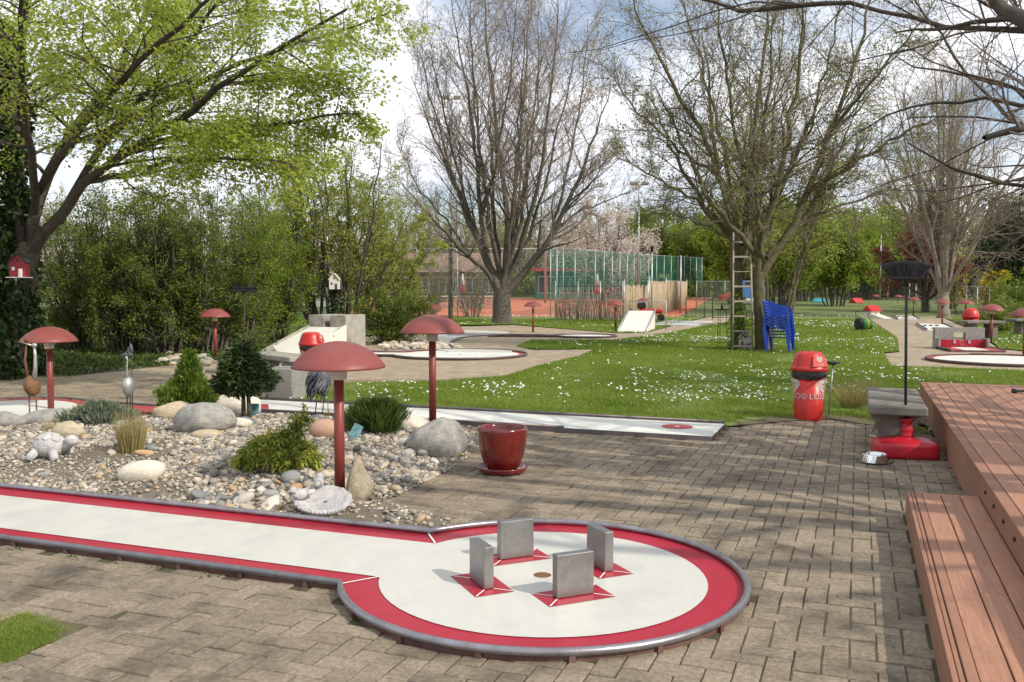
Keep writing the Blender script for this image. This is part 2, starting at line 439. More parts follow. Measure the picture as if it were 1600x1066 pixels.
g = MB()
xs = [-420, -140, -60, -30, -12, 0, 12, 30, 60, 140, 420]; ys = [-60, -20, 0, 10, 20, 30, 40, 55, 70, 90, 120, 180, 420]
hh = lambda y: -.06 + (0 if y < 56 else min(1.0, (y - 56) / 45) * .9)
vs = [(x, y, hh(y)) for y in ys for x in xs]; nx = len(xs)
fs = [(j * nx + i, j * nx + i + 1, j * nx + nx + i + 1, j * nx + nx + i) for j in range(len(ys) - 1) for i in range(nx - 1)]
g.add(vs, fs); tag(g.build('ground', M_['soil'], fix=False), kind='structure')

LANE = (0.178, 5.20)                                     # centre of the near lane's round end
pave_poly = [at(-900, 590), at(-300, 588), at(0, 583), at(250, 572), at(420, 560), at(560, 528), at(690, 512), at(800, 508), at(965, 521), at(1008, 520.5), at(1037, 513), at(1100, 497), at(1180, 488), at(1200, 494),
             at(1120, 507), at(1040, 522), at(960, 532), at(830, 532), at(806, 541), at(835, 547), at(932, 546), at(906, 556), at(840, 572), at(790, 588), at(690, 596), at(480, 600), at(424, 618), grid((2.45, 10.6), -6.6, .62), grid((2.45, 10.6), .1, .62),
             at(1237, 656), at(1300, 653), at(1372, 664), (5.0, 10.3), (5.6, 13.1), (12, 10.5), (12, -6), (-14, -6), (-14, 16)]
sheet('pavement', pave_poly, -.007, M_['joint'])
pavement = bpy.data.objects['pavement']
back_poly = pave_poly[:24] + [at(424, 606), at(-900, 606)]
sheet('back_path', back_poly, -.002, M_['backpath'])
right_poly = [at(1392, 573), at(1381, 552), at(1405, 550), at(1403, 529), at(1364, 502), at(1352, 488), at(1375, 478), at(1440, 478), at(1475, 497), at(1530, 522), at(1560, 545), at(1640, 553), (22, 21), (22, 18.6), at(1600, 581)]
sheet('path', right_poly, -.008, M_['backpath'])

lawn_poly = [at(424, 616), grid((2.45, 10.6), -6.6, .64), grid((2.45, 10.6), .1, .64), at(1237, 655), at(1300, 652), at(1372, 663), (4.9, 10.6), (5.6, 13.3), (12, 11.2), (22, 10), (22, 18.4), at(1600, 580), at(1392, 572), at(1381, 551), at(1404, 549),
             at(1402, 529), at(1363, 502), at(1350, 487), at(1372, 477), at(1200, 476), at(1195, 493), at(1120, 507), at(1040, 522), at(960, 532.5), at(830, 532.5), at(808, 541), at(838, 546.5), at(932, 545.5), at(906, 556.5), at(840, 572.5), at(790, 588.5), at(690, 596.5), at(480, 600.5)]
sheet('lawn', lawn_poly, .006, M_['lawn'])
strip_poly = [at(700, 508), at(800, 507), at(965, 520.5), at(1008, 520), at(1036, 512.5), at(1100, 496), at(1180, 487), at(1150, 474), at(1000, 474), at(740, 490)]
sheet('verge', strip_poly, .004, M_['lawn'])
left_lawn = [at(-500, 470), at(200, 472), at(560, 478), at(760, 494), at(690, 509), at(560, 525), at(420, 552), at(250, 545), at(-500, 545)]
sheet('meadow', left_lawn, -.02, M_['lawn'])
right_lawn = [at(1442, 477), at(1478, 497), at(1533, 522), at(1562, 544), at(1640, 552), (30, 22), (80, 60), (80, 100)]
sheet('side_lawn', right_lawn, .002, M_['lawn'])

sheet('soil_edge', [grid((2.45, 10.6), .05, .60), at(1237, 658.5), at(1300, 656), at(1374, 667), (4.95, 10.45), (5.0, 10.9), at(1372, 655), at(1300, 645), at(1235, 648), grid((2.45, 10.6), .1, .9)], .010, M_['soiledge'])
# pavers: herringbone on the course grid, the 300 nearest one by one, the rest joined
gravel_poly = [grid(LANE, -9.5, .66), grid(LANE, -1.20, .64), grid(LANE, -.86, .95), at(600, 786), at(700, 737), at(735, 712), at(748, 682), grid((2.45, 10.6), -2.9, -.58), grid((2.45, 10.6), -6.9, -.58), at(330, 642), at(230, 652), at(150, 664), at(60, 668), at(-60, 672), at(-400, 690)]
patch_poly = [at(-80, 965), at(40, 958), at(100, 968), at(132, 978), at(118, 990), at(60, 1010), at(20, 1032), at(-90, 1050)]
def keyhole(L, w, Rr, n=56, back=None):
    d = math.sqrt(Rr * Rr - w * w); a0 = math.atan2(w, -d); pts = [(-L, w), (-d, w)]
    for i in range(1, n): a = a0 - (2 * a0) * i / n; pts.append((Rr * math.cos(a), Rr * math.sin(a)))
    return pts + [(-d, -w), (-L, -w)]
ki = [grid(LANE, x, y) for x, y in keyhole(12, .545, 1.12)]
deck_o = (2.977, 6.712)
deck_a = [grid(deck_o, .02, -.02), grid(deck_o, 6, -.02), grid(deck_o, 6, -12), grid(deck_o, .02, -12)]
deck_b = [grid(deck_o, .52, 6.86), grid(deck_o, 6, 6.86), grid(deck_o, 6, -1), grid(deck_o, .52, -1)]
l2 = [grid((2.45, 10.6), -8, .58), grid((2.45, 10.6), .02, .58), grid((2.45, 10.6), .02, -.57), grid((2.45, 10.6), -8, -.57)]
P_L, P_W, GAP = .24, .12, .008
i, j = np.meshgrid(np.arange(-110, 110), np.arange(-60, 160)); i = i.ravel(); j = j.ravel(); k = (i - j) % 4
hz = k == 0; vt = k == 3
ca = np.concatenate([(i[hz] + 1) * P_W, (i[vt] + .5) * P_W]); cb = np.concatenate([(j[hz] + .5) * P_W, (j[vt] + 1) * P_W])
ori = np.concatenate([np.zeros(hz.sum()), np.ones(vt.sum())])
px = LANE[0] + ca * UX + cb * VX + .03; py = LANE[1] + ca * UY + cb * VY + .05
P2 = np.stack([px, py], 1)
ok = inpoly(P2, pave_poly) & ~inpoly(P2, ki) & ~inpoly(P2, deck_a) & ~inpoly(P2, deck_b) & ~inpoly(P2, l2) & (py < 17) & (py > 1.5)
gd = polydist(P2, gravel_poly); ok &= ~(inpoly(P2, gravel_poly) & (gd > .12)); ok &= ~(inpoly(P2, patch_poly) & (polydist(P2, patch_poly) > .05))
ok &= np.abs(px) < 1.0 + py * .75
P2 = P2[ok]; ori = ori[ok]
vis = (P2[:, 1] > 3.62) & (np.abs(P2[:, 0]) < .57 * P2[:, 1] + .05)
near = np.argsort(np.where(vis, np.hypot(P2[:, 0], P2[:, 1]), 1e6))[:300]
def paver_mb(q=.005):
    return MB().box((0, 0, -.02), (P_L - GAP, P_W - GAP, .04), bev=q)
def paver_mesh(seed):
    m = MB(); a, b = (P_L - GAP) / 2, (P_W - GAP) / 2; r = random.Random(seed); q = .0045
    def ring(da, z, jit):
        return [(sx * (a - da) + r.uniform(-jit, jit), sy * (b - da) + r.uniform(-jit, jit), z + r.uniform(-.0008, .0008)) for sx, sy in ((-1, -1), (1, -1), (1, 1), (-1, 1))]
    vs = ring(0, -.035, 0) + ring(0, -.006, .0025) + ring(q, 0, .003)
    fs = [(i, (i + 1) % 4, 4 * t + 4 + (i + 1) % 4, 4 * t + 4 + i) if t == 0 else (4 + i, 4 + (i + 1) % 4, 8 + (i + 1) % 4, 8 + i) for t in range(2) for i in range(4)] + [(8, 9, 10, 11)]
    m.add(vs, fs); return m
pmesh = [paver_mesh(s).mesh('paver') for s in range(6)]
for me in pmesh: me.materials.append(M_['paver'])
isn = np.zeros(len(P2), bool); isn[near] = True
for q in near:
    o = bpy.data.objects.new('paver', pmesh[int(rng.integers(6))]); COL.objects.link(o); o.parent = pavement
    o.location = (P2[q, 0], P2[q, 1], rng.normal(0, .0022)); o.rotation_euler = (rng.normal(0, .006), rng.normal(0, .006), -A + ori[q] * math.pi / 2 + rng.normal(0, .008))
far = ~isn; nf = far.sum()
tm = paver_mesh(3); Vt = np.array(tm.v); Ft = np.array(tm.f)
an = -A + ori[far] * math.pi / 2 + rng.normal(0, .008, nf); c, s_ = np.cos(an), np.sin(an); z0 = np.zeros(nf); z1 = z0 + 1
tl = rng.normal(0, .006, (2, nf))
Mx = np.stack([np.stack([c, -s_, z0], -1), np.stack([s_, c, z0], -1), np.stack([tl[0], tl[1], z1], -1)], 1)
V, Fc, tt = scatter(Vt, Ft, np.column_stack([P2[far], rng.normal(0, .0022, nf)]), Mx, rng.random(nf))
o = link('paver_field', mesh_np('paver_field', V, Fc, tt), M_['paverfield'], pavement); o['kind'] = 'stuff'

# ------------------------------------------------------------ gravel bed
def gz(x, y):
    P = np.array([[x, y]]); d = polydist(P, gravel_poly)[0] * (1 if inpoly(P, gravel_poly)[0] else -1)
    t = min(1, max(0, (d + .02) / 1.3)); return .005 + .17 * t * t * (3 - 2 * t)
def gz_v(P):
    d = polydist(P, gravel_poly) * np.where(inpoly(P, gravel_poly), 1, -1); t = np.clip((d + .02) / 1.3, 0, 1)
    return .005 + .17 * t * t * (3 - 2 * t)
gp = np.array(gravel_poly); x0, y0 = gp.min(0); x1, y1 = gp.max(0)
x0 = max(x0, -8.5); st = .12
gx, gy = np.meshgrid(np.arange(x0, x1 + st, st), np.arange(y0, y1 + st, st)); sh = gx.shape
GP = np.stack([gx.ravel(), gy.ravel()], 1)
gzz = gz_v(GP) + rng.normal(0, .004, len(GP)); ing = inpoly(GP, gravel_poly) | (polydist(GP, gravel_poly) < .02)
idx = np.arange(len(GP)).reshape(sh)
Q = np.stack([idx[:-1, :-1], idx[:-1, 1:], idx[1:, 1:], idx[1:, :-1]], -1).reshape(-1, 4); Q = Q[ing[Q].all(1)]
M_['gravelbase'] = mat('gravel_base', (.30, .26, .20), .95, .5, 45, .9, 90, col2=(.20, .17, .12), dirt=(.16, .125, .08), dscale=1.5, damt=.8)
gravel = tag(link('gravel_bed', mesh_np('gravel_bed', np.column_stack([GP, gzz]), Q, smooth=True), M_['gravelbase']), kind='structure')
ph = (1 + 5 ** .5) / 2
ico = np.array([(-1, ph, 0), (1, ph, 0), (-1, -ph, 0), (1, -ph, 0), (0, -1, ph), (0, 1, ph), (0, -1, -ph), (0, 1, -ph), (ph, 0, -1), (ph, 0, 1), (-ph, 0, -1), (-ph, 0, 1)]) / math.hypot(1, ph)
icf = np.array([(0, 11, 5), (0, 5, 1), (0, 1, 7), (0, 7, 10), (0, 10, 11), (1, 5, 9), (5, 11, 4), (11, 10, 2), (10, 7, 6), (7, 1, 8), (3, 9, 4), (3, 4, 2), (3, 2, 6), (3, 6, 8), (3, 8, 9), (4, 9, 5), (2, 4, 11), (6, 2, 10), (8, 6, 7), (9, 8, 1)])
def pts_in(poly, n, lim=None):
    p = np.array(poly); lo, hi = p.min(0), p.max(0); lo[0] = max(lo[0], -8)
    out_ = np.zeros((0, 2))
    while len(out_) < n:
        q = rng.uniform(lo, hi, (n * 2, 2)); out_ = np.vstack([out_, q[inpoly(q, poly)]])
    return out_[:n]
def patchy(P, f=1.6, seed=0):
    r = np.random.default_rng(seed); v = np.zeros(len(P))
    for o in range(4):
        k = r.normal(size=(5, 2)) * f * 1.7 ** o; p = r.uniform(0, 6.3, 5)
        v += np.sin(P @ k.T + p).sum(1) / 1.5 ** o
    return v / v.std()
npb = 60000
PB = pts_in(gravel_poly, npb); PB = PB[rng.random(len(PB)) < np.clip(.55 + .40 * patchy(PB, 1.4, 3), .10, 1)]
npb = len(PB); sz = np.clip(np.exp(rng.normal(-4.52, .46, npb)), .005, .042)
big = np.clip(.5 + .5 * patchy(PB, 1.1, 5), 0, 1); sz *= .8 + .5 * big
Rm = rand_rot(npb); sc3 = np.stack([sz * rng.uniform(.9, 1.5, npb), sz * rng.uniform(.75, 1.1, npb), sz * rng.uniform(.5, .85, npb)], -1)
an = rng.uniform(0, 6.28, npb); c, s_ = np.cos(an), np.sin(an); z0 = rng.normal(0, .22, npb)
Rz = np.stack([np.stack([c, -s_, z0], -1), np.stack([s_, c, z0 * .5], -1), np.stack([-z0, z0 * .3, np.ones(npb)], -1)], 1)
V, Fc, tt = scatter(ico, icf, np.column_stack([PB, gz_v(PB) + sc3[:, 2] * rng.uniform(.1, .8, npb)]), Rz * sc3[:, None, :], np.clip(rng.normal(.48, .26, npb), 0, 1))
o = link('pebbles', mesh_np('pebbles', V, Fc, tt, True), M_['pebble'], gravel); o['kind'] = 'stuff'

def rockmesh(name, seed, sub=3, rough=.16, flat=.0, pointy=0):
    import bmesh
    r = np.random.default_rng(seed); bm = bmesh.new(); bmesh.ops.create_icosphere(bm, subdivisions=sub, radius=1)
    me = bpy.data.meshes.new(name); bm.to_mesh(me); bm.free()
    V = np.zeros(len(me.vertices) * 3, np.float32); me.vertices.foreach_get('co', V); V = V.reshape(-1, 3)
    d = np.zeros(len(V))
    for o in range(4):
        K = r.normal(size=(4, 3)) * (1.1 * 1.9 ** o); p = r.uniform(0, 6.3, 4); d += np.sin(V @ K.T + p).sum(1) * rough * .38 / 1.75 ** o
    V = V * (1 + d)[:, None]
    if flat:                                              # a few broken faces
        for _ in range(int(flat)):
            nn = r.normal(size=3); nn /= np.linalg.norm(nn); h = r.uniform(.62, .85); t = np.maximum(V @ nn - h, 0); V -= t[:, None] * nn * .9
    if pointy: V[:, :2] *= np.clip(1.0 - pointy * np.clip(V[:, 2:3] + .3, 0, 1.2), .12, 1)
    me.vertices.foreach_set('co', V.astype(np.float32).ravel()); me.polygons.foreach_set('use_smooth', np.ones(len(me.polygons), bool)); me.update(); return me

cob = []
for s in range(10):
    me = rockmesh('stone', 40 + s, 2, .13, 1 if s % 3 == 0 else 0)
    cob.append(me)
cobm = [mat('cobble_%s' % n, c, .86, .16, 9, .35, 40, rnd=.16) for n, c in (('grey', (.30, .295, .28)), ('pale', (.54, .51, .45)), ('tan', (.43, .37, .28)), ('ochre', (.44, .29, .15)), ('slate', (.20, .205, .21)))]
cobs = {}
def cobble(x, y, r, ci, zf=.35):
    k = (int(rng.integers(10)), ci)
    if k not in cobs:
        me = cob[k[0]].copy(); me.materials.append(cobm[ci]); cobs[k] = me
    o = bpy.data.objects.new('stone', cobs[k]); COL.objects.link(o); o.parent = gravel
    s = (r * rng.uniform(1.0, 1.45), r * rng.uniform(.75, 1), r * rng.uniform(.45, .7)); o.scale = s
    o.location = (x, y, gz(x, y) + s[2] * zf); o.rotation_euler = (rng.normal(0, .25), rng.normal(0, .25), rng.uniform(0, 6.28))
CLEAR = [(at(500, 780, .1), .34), (at(531, 762, .1), .15), (at(72, 712, .1), .34), (at(205, 712, .1), .18), (at(435, 728, .1), .42), (at(217, 743, .1), .25), (at(556, 765, .1), .18)]
zones = [(300, 690, 110, 60, .038, 34), (430, 765, 100, 22, .055, 46), (150, 720, 150, 40, .03, 14), (620, 710, 70, 40, .035, 20), (270, 670, 190, 22, .045, 26), (330, 775, 90, 14, .05, 22), (560, 735, 60, 40, .03, 12), (480, 690, 100, 40, .03, 14)]
for u, v, du, dv, r0, n in zones:
    for _ in range(n):
        x, y = at(u + rng.normal(0, du * .55), v + rng.normal(0, dv * .5), .1)
        if any(math.hypot(x - a_[0], y - a_[1]) < r_ for a_, r_ in CLEAR): continue
        if inpoly(np.array([[x, y]]), gravel_poly)[0] and polydist(np.array([[x, y]]), gravel_poly)[0] > .08:
            cobble(x, y, r0 * math.exp(rng.normal(0, .35)), int(rng.choice(5, p=[.3, .28, .2, .08, .14])))

# ------------------------------------------------------------ trees: branches level by level
def resample(pl, n):
    P = np.array([p[:3] for p in pl], float); r = np.array([p[3] for p in pl], float)
    s = np.concatenate([[0], np.cumsum(np.linalg.norm(np.diff(P, axis=0), axis=1))]); t = np.linspace(0, s[-1], n)
    Q = np.stack([np.interp(t, s, P[:, k]) for k in range(3)], 1)
    for _ in range(2): Q[1:-1] = .5 * Q[1:-1] + .25 * (Q[:-2] + Q[2:])
    return Q, np.interp(t, s, r)

def grow(par, k, ang, ratio, rr, n=5, t=(.2, .95), wig=.12, up=.05, flat=1.0, fall=.5, tip=.18, r=rng, jit=.3, lmin=0, rmin=.002):
    P, Rr = par; B, m = Rr.shape; kk = B * k
    bi = np.repeat(np.arange(B), k)
    tt = (np.tile(np.arange(k), B) + r.uniform(0, 1, kk)) / k; tt = t[0] + (t[1] - t[0]) * tt
    f = tt * (m - 1); i0 = np.minimum(f.astype(int), m - 2); fr = (f - i0)[:, None]
    p = P[bi, i0] * (1 - fr) + P[bi, i0 + 1] * fr; T = P[bi, i0 + 1] - P[bi, i0]; T /= np.linalg.norm(T, axis=1)[:, None] + 1e-9
    rad = Rr[bi, i0] * (1 - fr[:, 0]) + Rr[bi, i0 + 1] * fr[:, 0]
    q = r.normal(size=(kk, 3)); q[:, 2] *= flat; q -= (q * T).sum(1)[:, None] * T; q /= np.linalg.norm(q, axis=1)[:, None] + 1e-9
    a = np.radians(r.uniform(ang[0], ang[1], kk))[:, None]; D = T * np.cos(a) + q * np.sin(a)
    ln = np.linalg.norm(np.diff(P, axis=1), axis=2).sum(1)[bi] * ratio * (1 - fall * tt) * r.uniform(1 - jit, 1 + jit, kk); ln = np.maximum(ln, lmin)
    pts = np.zeros((kk, n, 3)); pts[:, 0] = p
    for i in range(1, n):
        D = D + r.normal(size=(kk, 3)) * wig + np.array([0, 0, up]); D[:, 2] *= 1 - (1 - flat) * .25; D /= np.linalg.norm(D, axis=1)[:, None]
        pts[:, i] = pts[:, i - 1] + D * (ln / (n - 1))[:, None]
    r0 = np.maximum(rad * rr, rmin)[:, None]; return pts, r0 * np.linspace(1, tip, n)[None]

def tubes(par, sides):
    P, Rr = par; B, n = Rr.shape
    T = np.gradient(P, axis=1); T /= np.linalg.norm(T, axis=2)[..., None] + 1e-9
    mean = T.mean(1); ref = np.eye(3)[np.argmin(np.abs(mean), 1)]
    X = np.cross(T, ref[:, None]); X /= np.linalg.norm(X, axis=2)[..., None] + 1e-9; Y = np.cross(T, X)
    a = np.arange(sides) * 2 * np.pi / sides
    V = P[:, :, None] + (X[:, :, None] * np.cos(a)[None, None, :, None] + Y[:, :, None] * np.sin(a)[None, None, :, None]) * Rr[:, :, None, None]
    base = (np.arange(B) * n * sides)[:, None, None] + (np.arange(n - 1) * sides)[None, :, None]
    k = np.arange(sides); k2 = (k + 1) % sides
    q = np.stack([base + k, base + k2, base + sides + k2, base + sides + k], -1)
    return V.reshape(-1, 3), q.reshape(-1, 4)

def merge(parts):
    V = []; Fc = []; T = []; b = 0
    for p in parts:
        V.append(p[0]); Fc.append(p[1] + b); b += len(p[0])
        if len(p) > 2 and p[2] is not None: T.append(p[2])
    return np.vstack(V), np.vstack(Fc), (np.concatenate(T) if T else None)

LEAF = np.array([(0, 0, 0), (.3, .42, .05), (0, 1, -.06), (-.3, .42, .05)]); LF = np.array([(0, 1, 2, 3)])
BLADE = np.array([(-.5, 0, 0), (.5, 0, 0), (.12, 1, 0), (-.12, 1, 0)])
def leaves(par, n, size, r=rng, spread=.05, flat=.55, tmin=.2, droop=.1, shape=LEAF):
    P, Rr = par; B, m = Rr.shape
    bi = r.integers(0, B, n); f = r.uniform(tmin, 1, n) * (m - 1); i0 = np.minimum(f.astype(int), m - 2); fr = (f - i0)[:, None]
    p = P[bi, i0] * (1 - fr) + P[bi, i0 + 1] * fr + r.normal(size=(n, 3)) * spread
    T = P[bi, i0 + 1] - P[bi, i0]; T /= np.linalg.norm(T, axis=1)[:, None] + 1e-9
    D = T * .5 + r.normal(size=(n, 3)) * .6; D[:, 2] = D[:, 2] * (1 - flat) - droop; D /= np.linalg.norm(D, axis=1)[:, None]
    nn = r.normal(size=(n, 3)) * (1 - flat) + np.array([0, 0, 1.0]); X = np.cross(D, nn); X /= np.linalg.norm(X, axis=1)[:, None] + 1e-9; Z = np.cross(X, D)
    s = size * r.uniform(.6, 1.25, n); M = np.stack([X, D, Z], -1) * s[:, None, None]
    tint = np.clip(.5 + .22 * r.normal(size=n) + .16 * np.sin(bi * 2.39), 0, 1)
    return scatter(shape, LF, p, M, tint)

def init_paths(paths, n=12, wob=.0, skip=0):
    Q = [resample(p, n) for p in paths]; P = np.stack([q[0] for q in Q]); Rr = np.stack([q[1] for q in Q])
    if wob: w_ = rng.normal(size=P.shape) * wob; w_[:, 0] = 0; w_[:skip] = 0; P = P + w_
    return P, Rr

def tree_object(name, label, cat, loc, wood, twigs, lv, mb, mt, ml, group=None, rz=0.0, sides=(9, 6, 4, 3), extra=None):
    """wood: list of branch sets for the trunk part; twigs: sets for the crown; lv: leaf mesh arrays"""
    t = thing(name, label, cat, loc, rz, group); O = np.array(t.location)
    V, Fc, _ = merge([tubes(p, sides[min(i, 3)]) for i, p in enumerate(wood)]); link('trunk', mesh_np('trunk', V, Fc, smooth=True), mb, t)
    if twigs: V, Fc, _ = merge([tubes(p, 3) for p in twigs]); link('branches', mesh_np('branches', V, Fc, smooth=True), mt, t)
    if lv is not None: link('foliage' if name != 'bare_tree' else 'buds', mesh_np('foliage', *lv), ml, t)
    return t

# ------------------------------------------------------------ trees and shrubs
def rel(paths, o):
    return [[(p[0] - o[0], p[1] - o[1], p[2] - o[2], p[3]) for p in pl] for pl in paths]
def WP(*pts):
    return [(*W(u, v, y), r) for u, v, y, r in pts]

# hornbeam in fresh leaf, left edge
o = W(20, 592, 17.5); o = (o[0], o[1], -.05)
limbs = [WP((18, 596, 17.5, .34), (22, 480, 17.5, .26), (40, 405, 17.4, .23), (50, 385, 17.4, .2)),
 WP((45, 400, 17.4, .19), (92, 348, 17.2, .15), (130, 278, 16.8, .125), (200, 240, 16, .10), (290, 185, 15, .085), (400, 95, 14.2, .06), (540, 15, 13.5, .025)),
 WP((52, 385, 17.4, .18), (60, 300, 17.6, .16), (115, 200, 17.8, .12), (220, 60, 18, .10), (260, -80, 18, .05)),
 WP((170, 250, 16.3, .09), (210, 232, 16, .075), (300, 212, 15.6, .06), (420, 195, 15, .045), (560, 178, 14.4, .018)),
 WP((92, 348, 17.2, .12), (150, 225, 17, .10), (260, 150, 17, .08), (420, 80, 16.5, .05), (610, 20, 16, .018)),
 WP((35, 400, 17.5, .2), (15, 200, 17.5, .15), (40, 0, 17.2, .1), (60, -200, 17, .05)),
 WP((60, 300, 17.3, .12), (150, 170, 15, .09), (270, 50, 12.8, .05), (380, -60, 11, .02)),
 WP((130, 285, 16.8, .075), (250, 255, 15.5, .055), (370, 245, 14.4, .03), (470, 262, 13.8, .012)),
 WP((150, 225, 16.8, .08), (250, 120, 16, .06), (330, 20, 15.5, .04), (400, -80, 15, .02)),
 WP((25, 420, 17.5, .15), (-80, 260, 17, .11), (-220, 120, 16.5, .06), (-330, 60, 16, .02)),
 WP((55, 330, 17.4, .12), (40, 180, 15.5, .09), (30, 20, 13.5, .05), (60, -160, 12, .02))]
limbs = limbs[:1] + [[(q[0], q[1], q[2], q[3] * .68) for q in pl] for pl in limbs[1:]]
l0 = init_paths(rel(limbs, o), 14, .03)
pick = slice(1, None)
l1 = grow((l0[0][pick], l0[1][pick]), 20, (28, 62), .30, .42, 7, (.22, .97), .12, .03, .40, .6, .2)
l2_ = grow(l1, 8, (28, 60), .48, .5, 5, (.15, .97), .15, -.005, .35, .4, .3)
l3 = grow(l2_, 4, (25, 60), .5, .6, 4, (.2, 1), .18, -.01, .35, .3, .4, rmin=.003)
lv = leaves(l3, 56000, .078, spread=.08, flat=.4, droop=.22)
lv2 = leaves(l2_, 11000, .078, spread=.08, flat=.5, droop=.22)
tree_object('hornbeam_tree', 'leaning tree in fresh bright green leaf at the left edge', 'tree', o, [l0, l1], [l2_, l3], merge([lv, lv2]), M_['barkd'], M_['barkd'], M_['hornbeam'])
# ivy on its trunk
n = 10500; tq = rng.uniform(0, 1, n) ** 1.1; aa = rng.uniform(0, 6.28, n); rr_ = (.42 + .30 * np.sin(tq * 9 + aa * 2) ** 2) * (1.08 - .25 * tq) * rng.uniform(.72, 1.1, n)
zz = tq * 6.8; pos = np.column_stack([rr_ * np.cos(aa) - .12 + .01 * zz - .12 * tq, rr_ * np.sin(aa), zz])
D = np.column_stack([np.cos(aa) * .5, np.sin(aa) * .5, -np.ones(n) * .8]) + rng.normal(size=(n, 3)) * .5
V, Fc, tt = scatter(LEAF * np.array([1.5, 1, 1]), LF, pos, frames(D) * rng.uniform(.09, .16, n)[:, None, None], rng.random(n))
tag(link('ivy', mesh_np('ivy', V, Fc, tt), M_['ivy'], None, (o[0] - .1, o[1], 0)), 'dark ivy climbing the trunk of the leaning leafy tree', 'ivy')

# big bare vase-shaped tree in the middle
def vase_tree(name, label, base, H, spread, nl, mb, mt, seed, k=(11, 8, 6), trunk_r=.4, trunk_h=1.6, budn=0, budm=None, budsize=.1, leafname=None, lean=(0, 0), cat='tree', group=None, wig=.1, up=.05, low=.3, ang=(22, 48), sides=(8, 6, 4, 3), spd=.1, r3=.003, pw=.6, dr=.42):
    r = np.random.default_rng(seed); tr = [[(0, 0, -.1, trunk_r * 1.25), (.02, 0, .5, trunk_r), (lean[0] * .3, lean[1] * .3, trunk_h, trunk_r * .9)]]
    for i in range(nl):
        a = 2 * math.pi * (i + r.uniform(-.3, .3)) / nl; s = spread * r.uniform(.25, 1.0) if i % 3 else spread * r.uniform(.05, .3); h = H * (1 - dr * (s / spread) ** 2) * r.uniform(.88, 1.04)
        ca_, sa_ = math.cos(a), math.sin(a); r0 = trunk_r * r.uniform(.32, .5); z0_ = trunk_h * r.uniform(.75, 1)
        p = [(lean[0] * .3 + .1 * ca_, lean[1] * .3 + .1 * sa_, z0_ - .2, r0)]
        for t in (.2, .45, .7, 1):
            q = t ** pw; p.append((lean[0] * t + s * ca_ * q + r.normal() * .12, lean[1] * t + s * sa_ * q + r.normal() * .12, z0_ + (h - z0_) * t ** 1.08, r0 * (1 - .86 * t) ** .9))
        tr.append(p)
    b0 = init_paths(tr, 12, .02 * H / 10); L0 = (b0[0][1:], b0[1][1:])
    b1 = grow(L0, k[0], ang, .40, .5, 7, (low * .5, .97), wig, up, 1, .45, .3, r)
    b2 = grow(b1, k[1], (22, 52), .48, .55, 5, (.12, .98), wig * 1.2, up, 1, .4, .35, r)
    b3 = grow(b2, k[2], (20, 55), .55, .6, 4, (.15, 1), wig * 1.5, up * .8, 1, .3, .4, r, rmin=r3, lmin=.18)
    lv_ = merge([leaves(b3, budn, budsize, r, spd, .2, .3, 0)]) if budn else None
    return tree_object(name, label, cat, (base[0], base[1], -.02), [b0, b1], [b2, b3], lv_, mb, mt, budm, group, sides=sides)

def drawn_tree(name, label, o, limbs, mb, mt, seed, k, budn, budm, budsize, r3, wig=.1, up=.04, extra=(), rat=(.36, .48, .5), ang=(22, 52), rr=.42, low=.2, thick=1.0):
    r = np.random.default_rng(seed); l0_ = init_paths(rel(limbs, o), 16, .04, 1)
    l0_[1][1:] *= thick
    L0 = (l0_[0][1:], l0_[1][1:])
    if extra:
        n_, sp_, H_, r0_, z_ = extra; ex = []
        for q in range(n_):
            a = 2 * math.pi * (q + r.uniform(-.3, .3)) / n_; s = sp_ * r.uniform(.35, 1.0); h = H_ * (1 - .4 * (s / sp_) ** 2) * r.uniform(.85, 1.02); p = []
            for t in (0, .2, .45, .7, 1): p.append((s * math.cos(a) * t ** .65 + .1 * math.cos(a) + r.normal() * .1 * t, s * math.sin(a) * t ** .65 + r.normal() * .1 * t, z_ + (h - z_) * t, r0_ * (1 - .88 * t)))
            ex.append(p)
        e0 = init_paths(ex, 16, .05); L0 = (np.vstack([L0[0], e0[0]]), np.vstack([L0[1], e0[1]]))
    b1 = grow(L0, k[0], ang, rat[0], rr, 8, (low, .97), wig, up, 1, .35, .25, r, rmin=r3 * 2)
    b2 = grow(b1, k[1], (22, 52), rat[1], .5, 6, (.12, .98), wig * 1.2, up, 1, .4, .35, r, rmin=r3 * 1.3)
    b3 = grow(b2, k[2], (20, 55), rat[2], .6, 4, (.15, 1), wig * 1.5, up * .8, 1, .3, .4, r, rmin=r3, lmin=.2)
    lv_ = leaves(b3, budn, budsize, r, .1, .2, .3, 0)
    w0 = (np.vstack([l0_[0][:1], L0[0]]), np.vstack([l0_[1][:1], L0[1]]))
    return tree_object(name, label, 'tree', (o[0], o[1], 0), [w0, b1], [b2, b3], lv_, mb, mt, budm)
def Y(y, *pts): return [(*W(u, v, y + (q[0] if q else 0)), r) for u, v, r, *q in pts]
o = (W(785, 507, 45.5)[0], 45.5, 0)
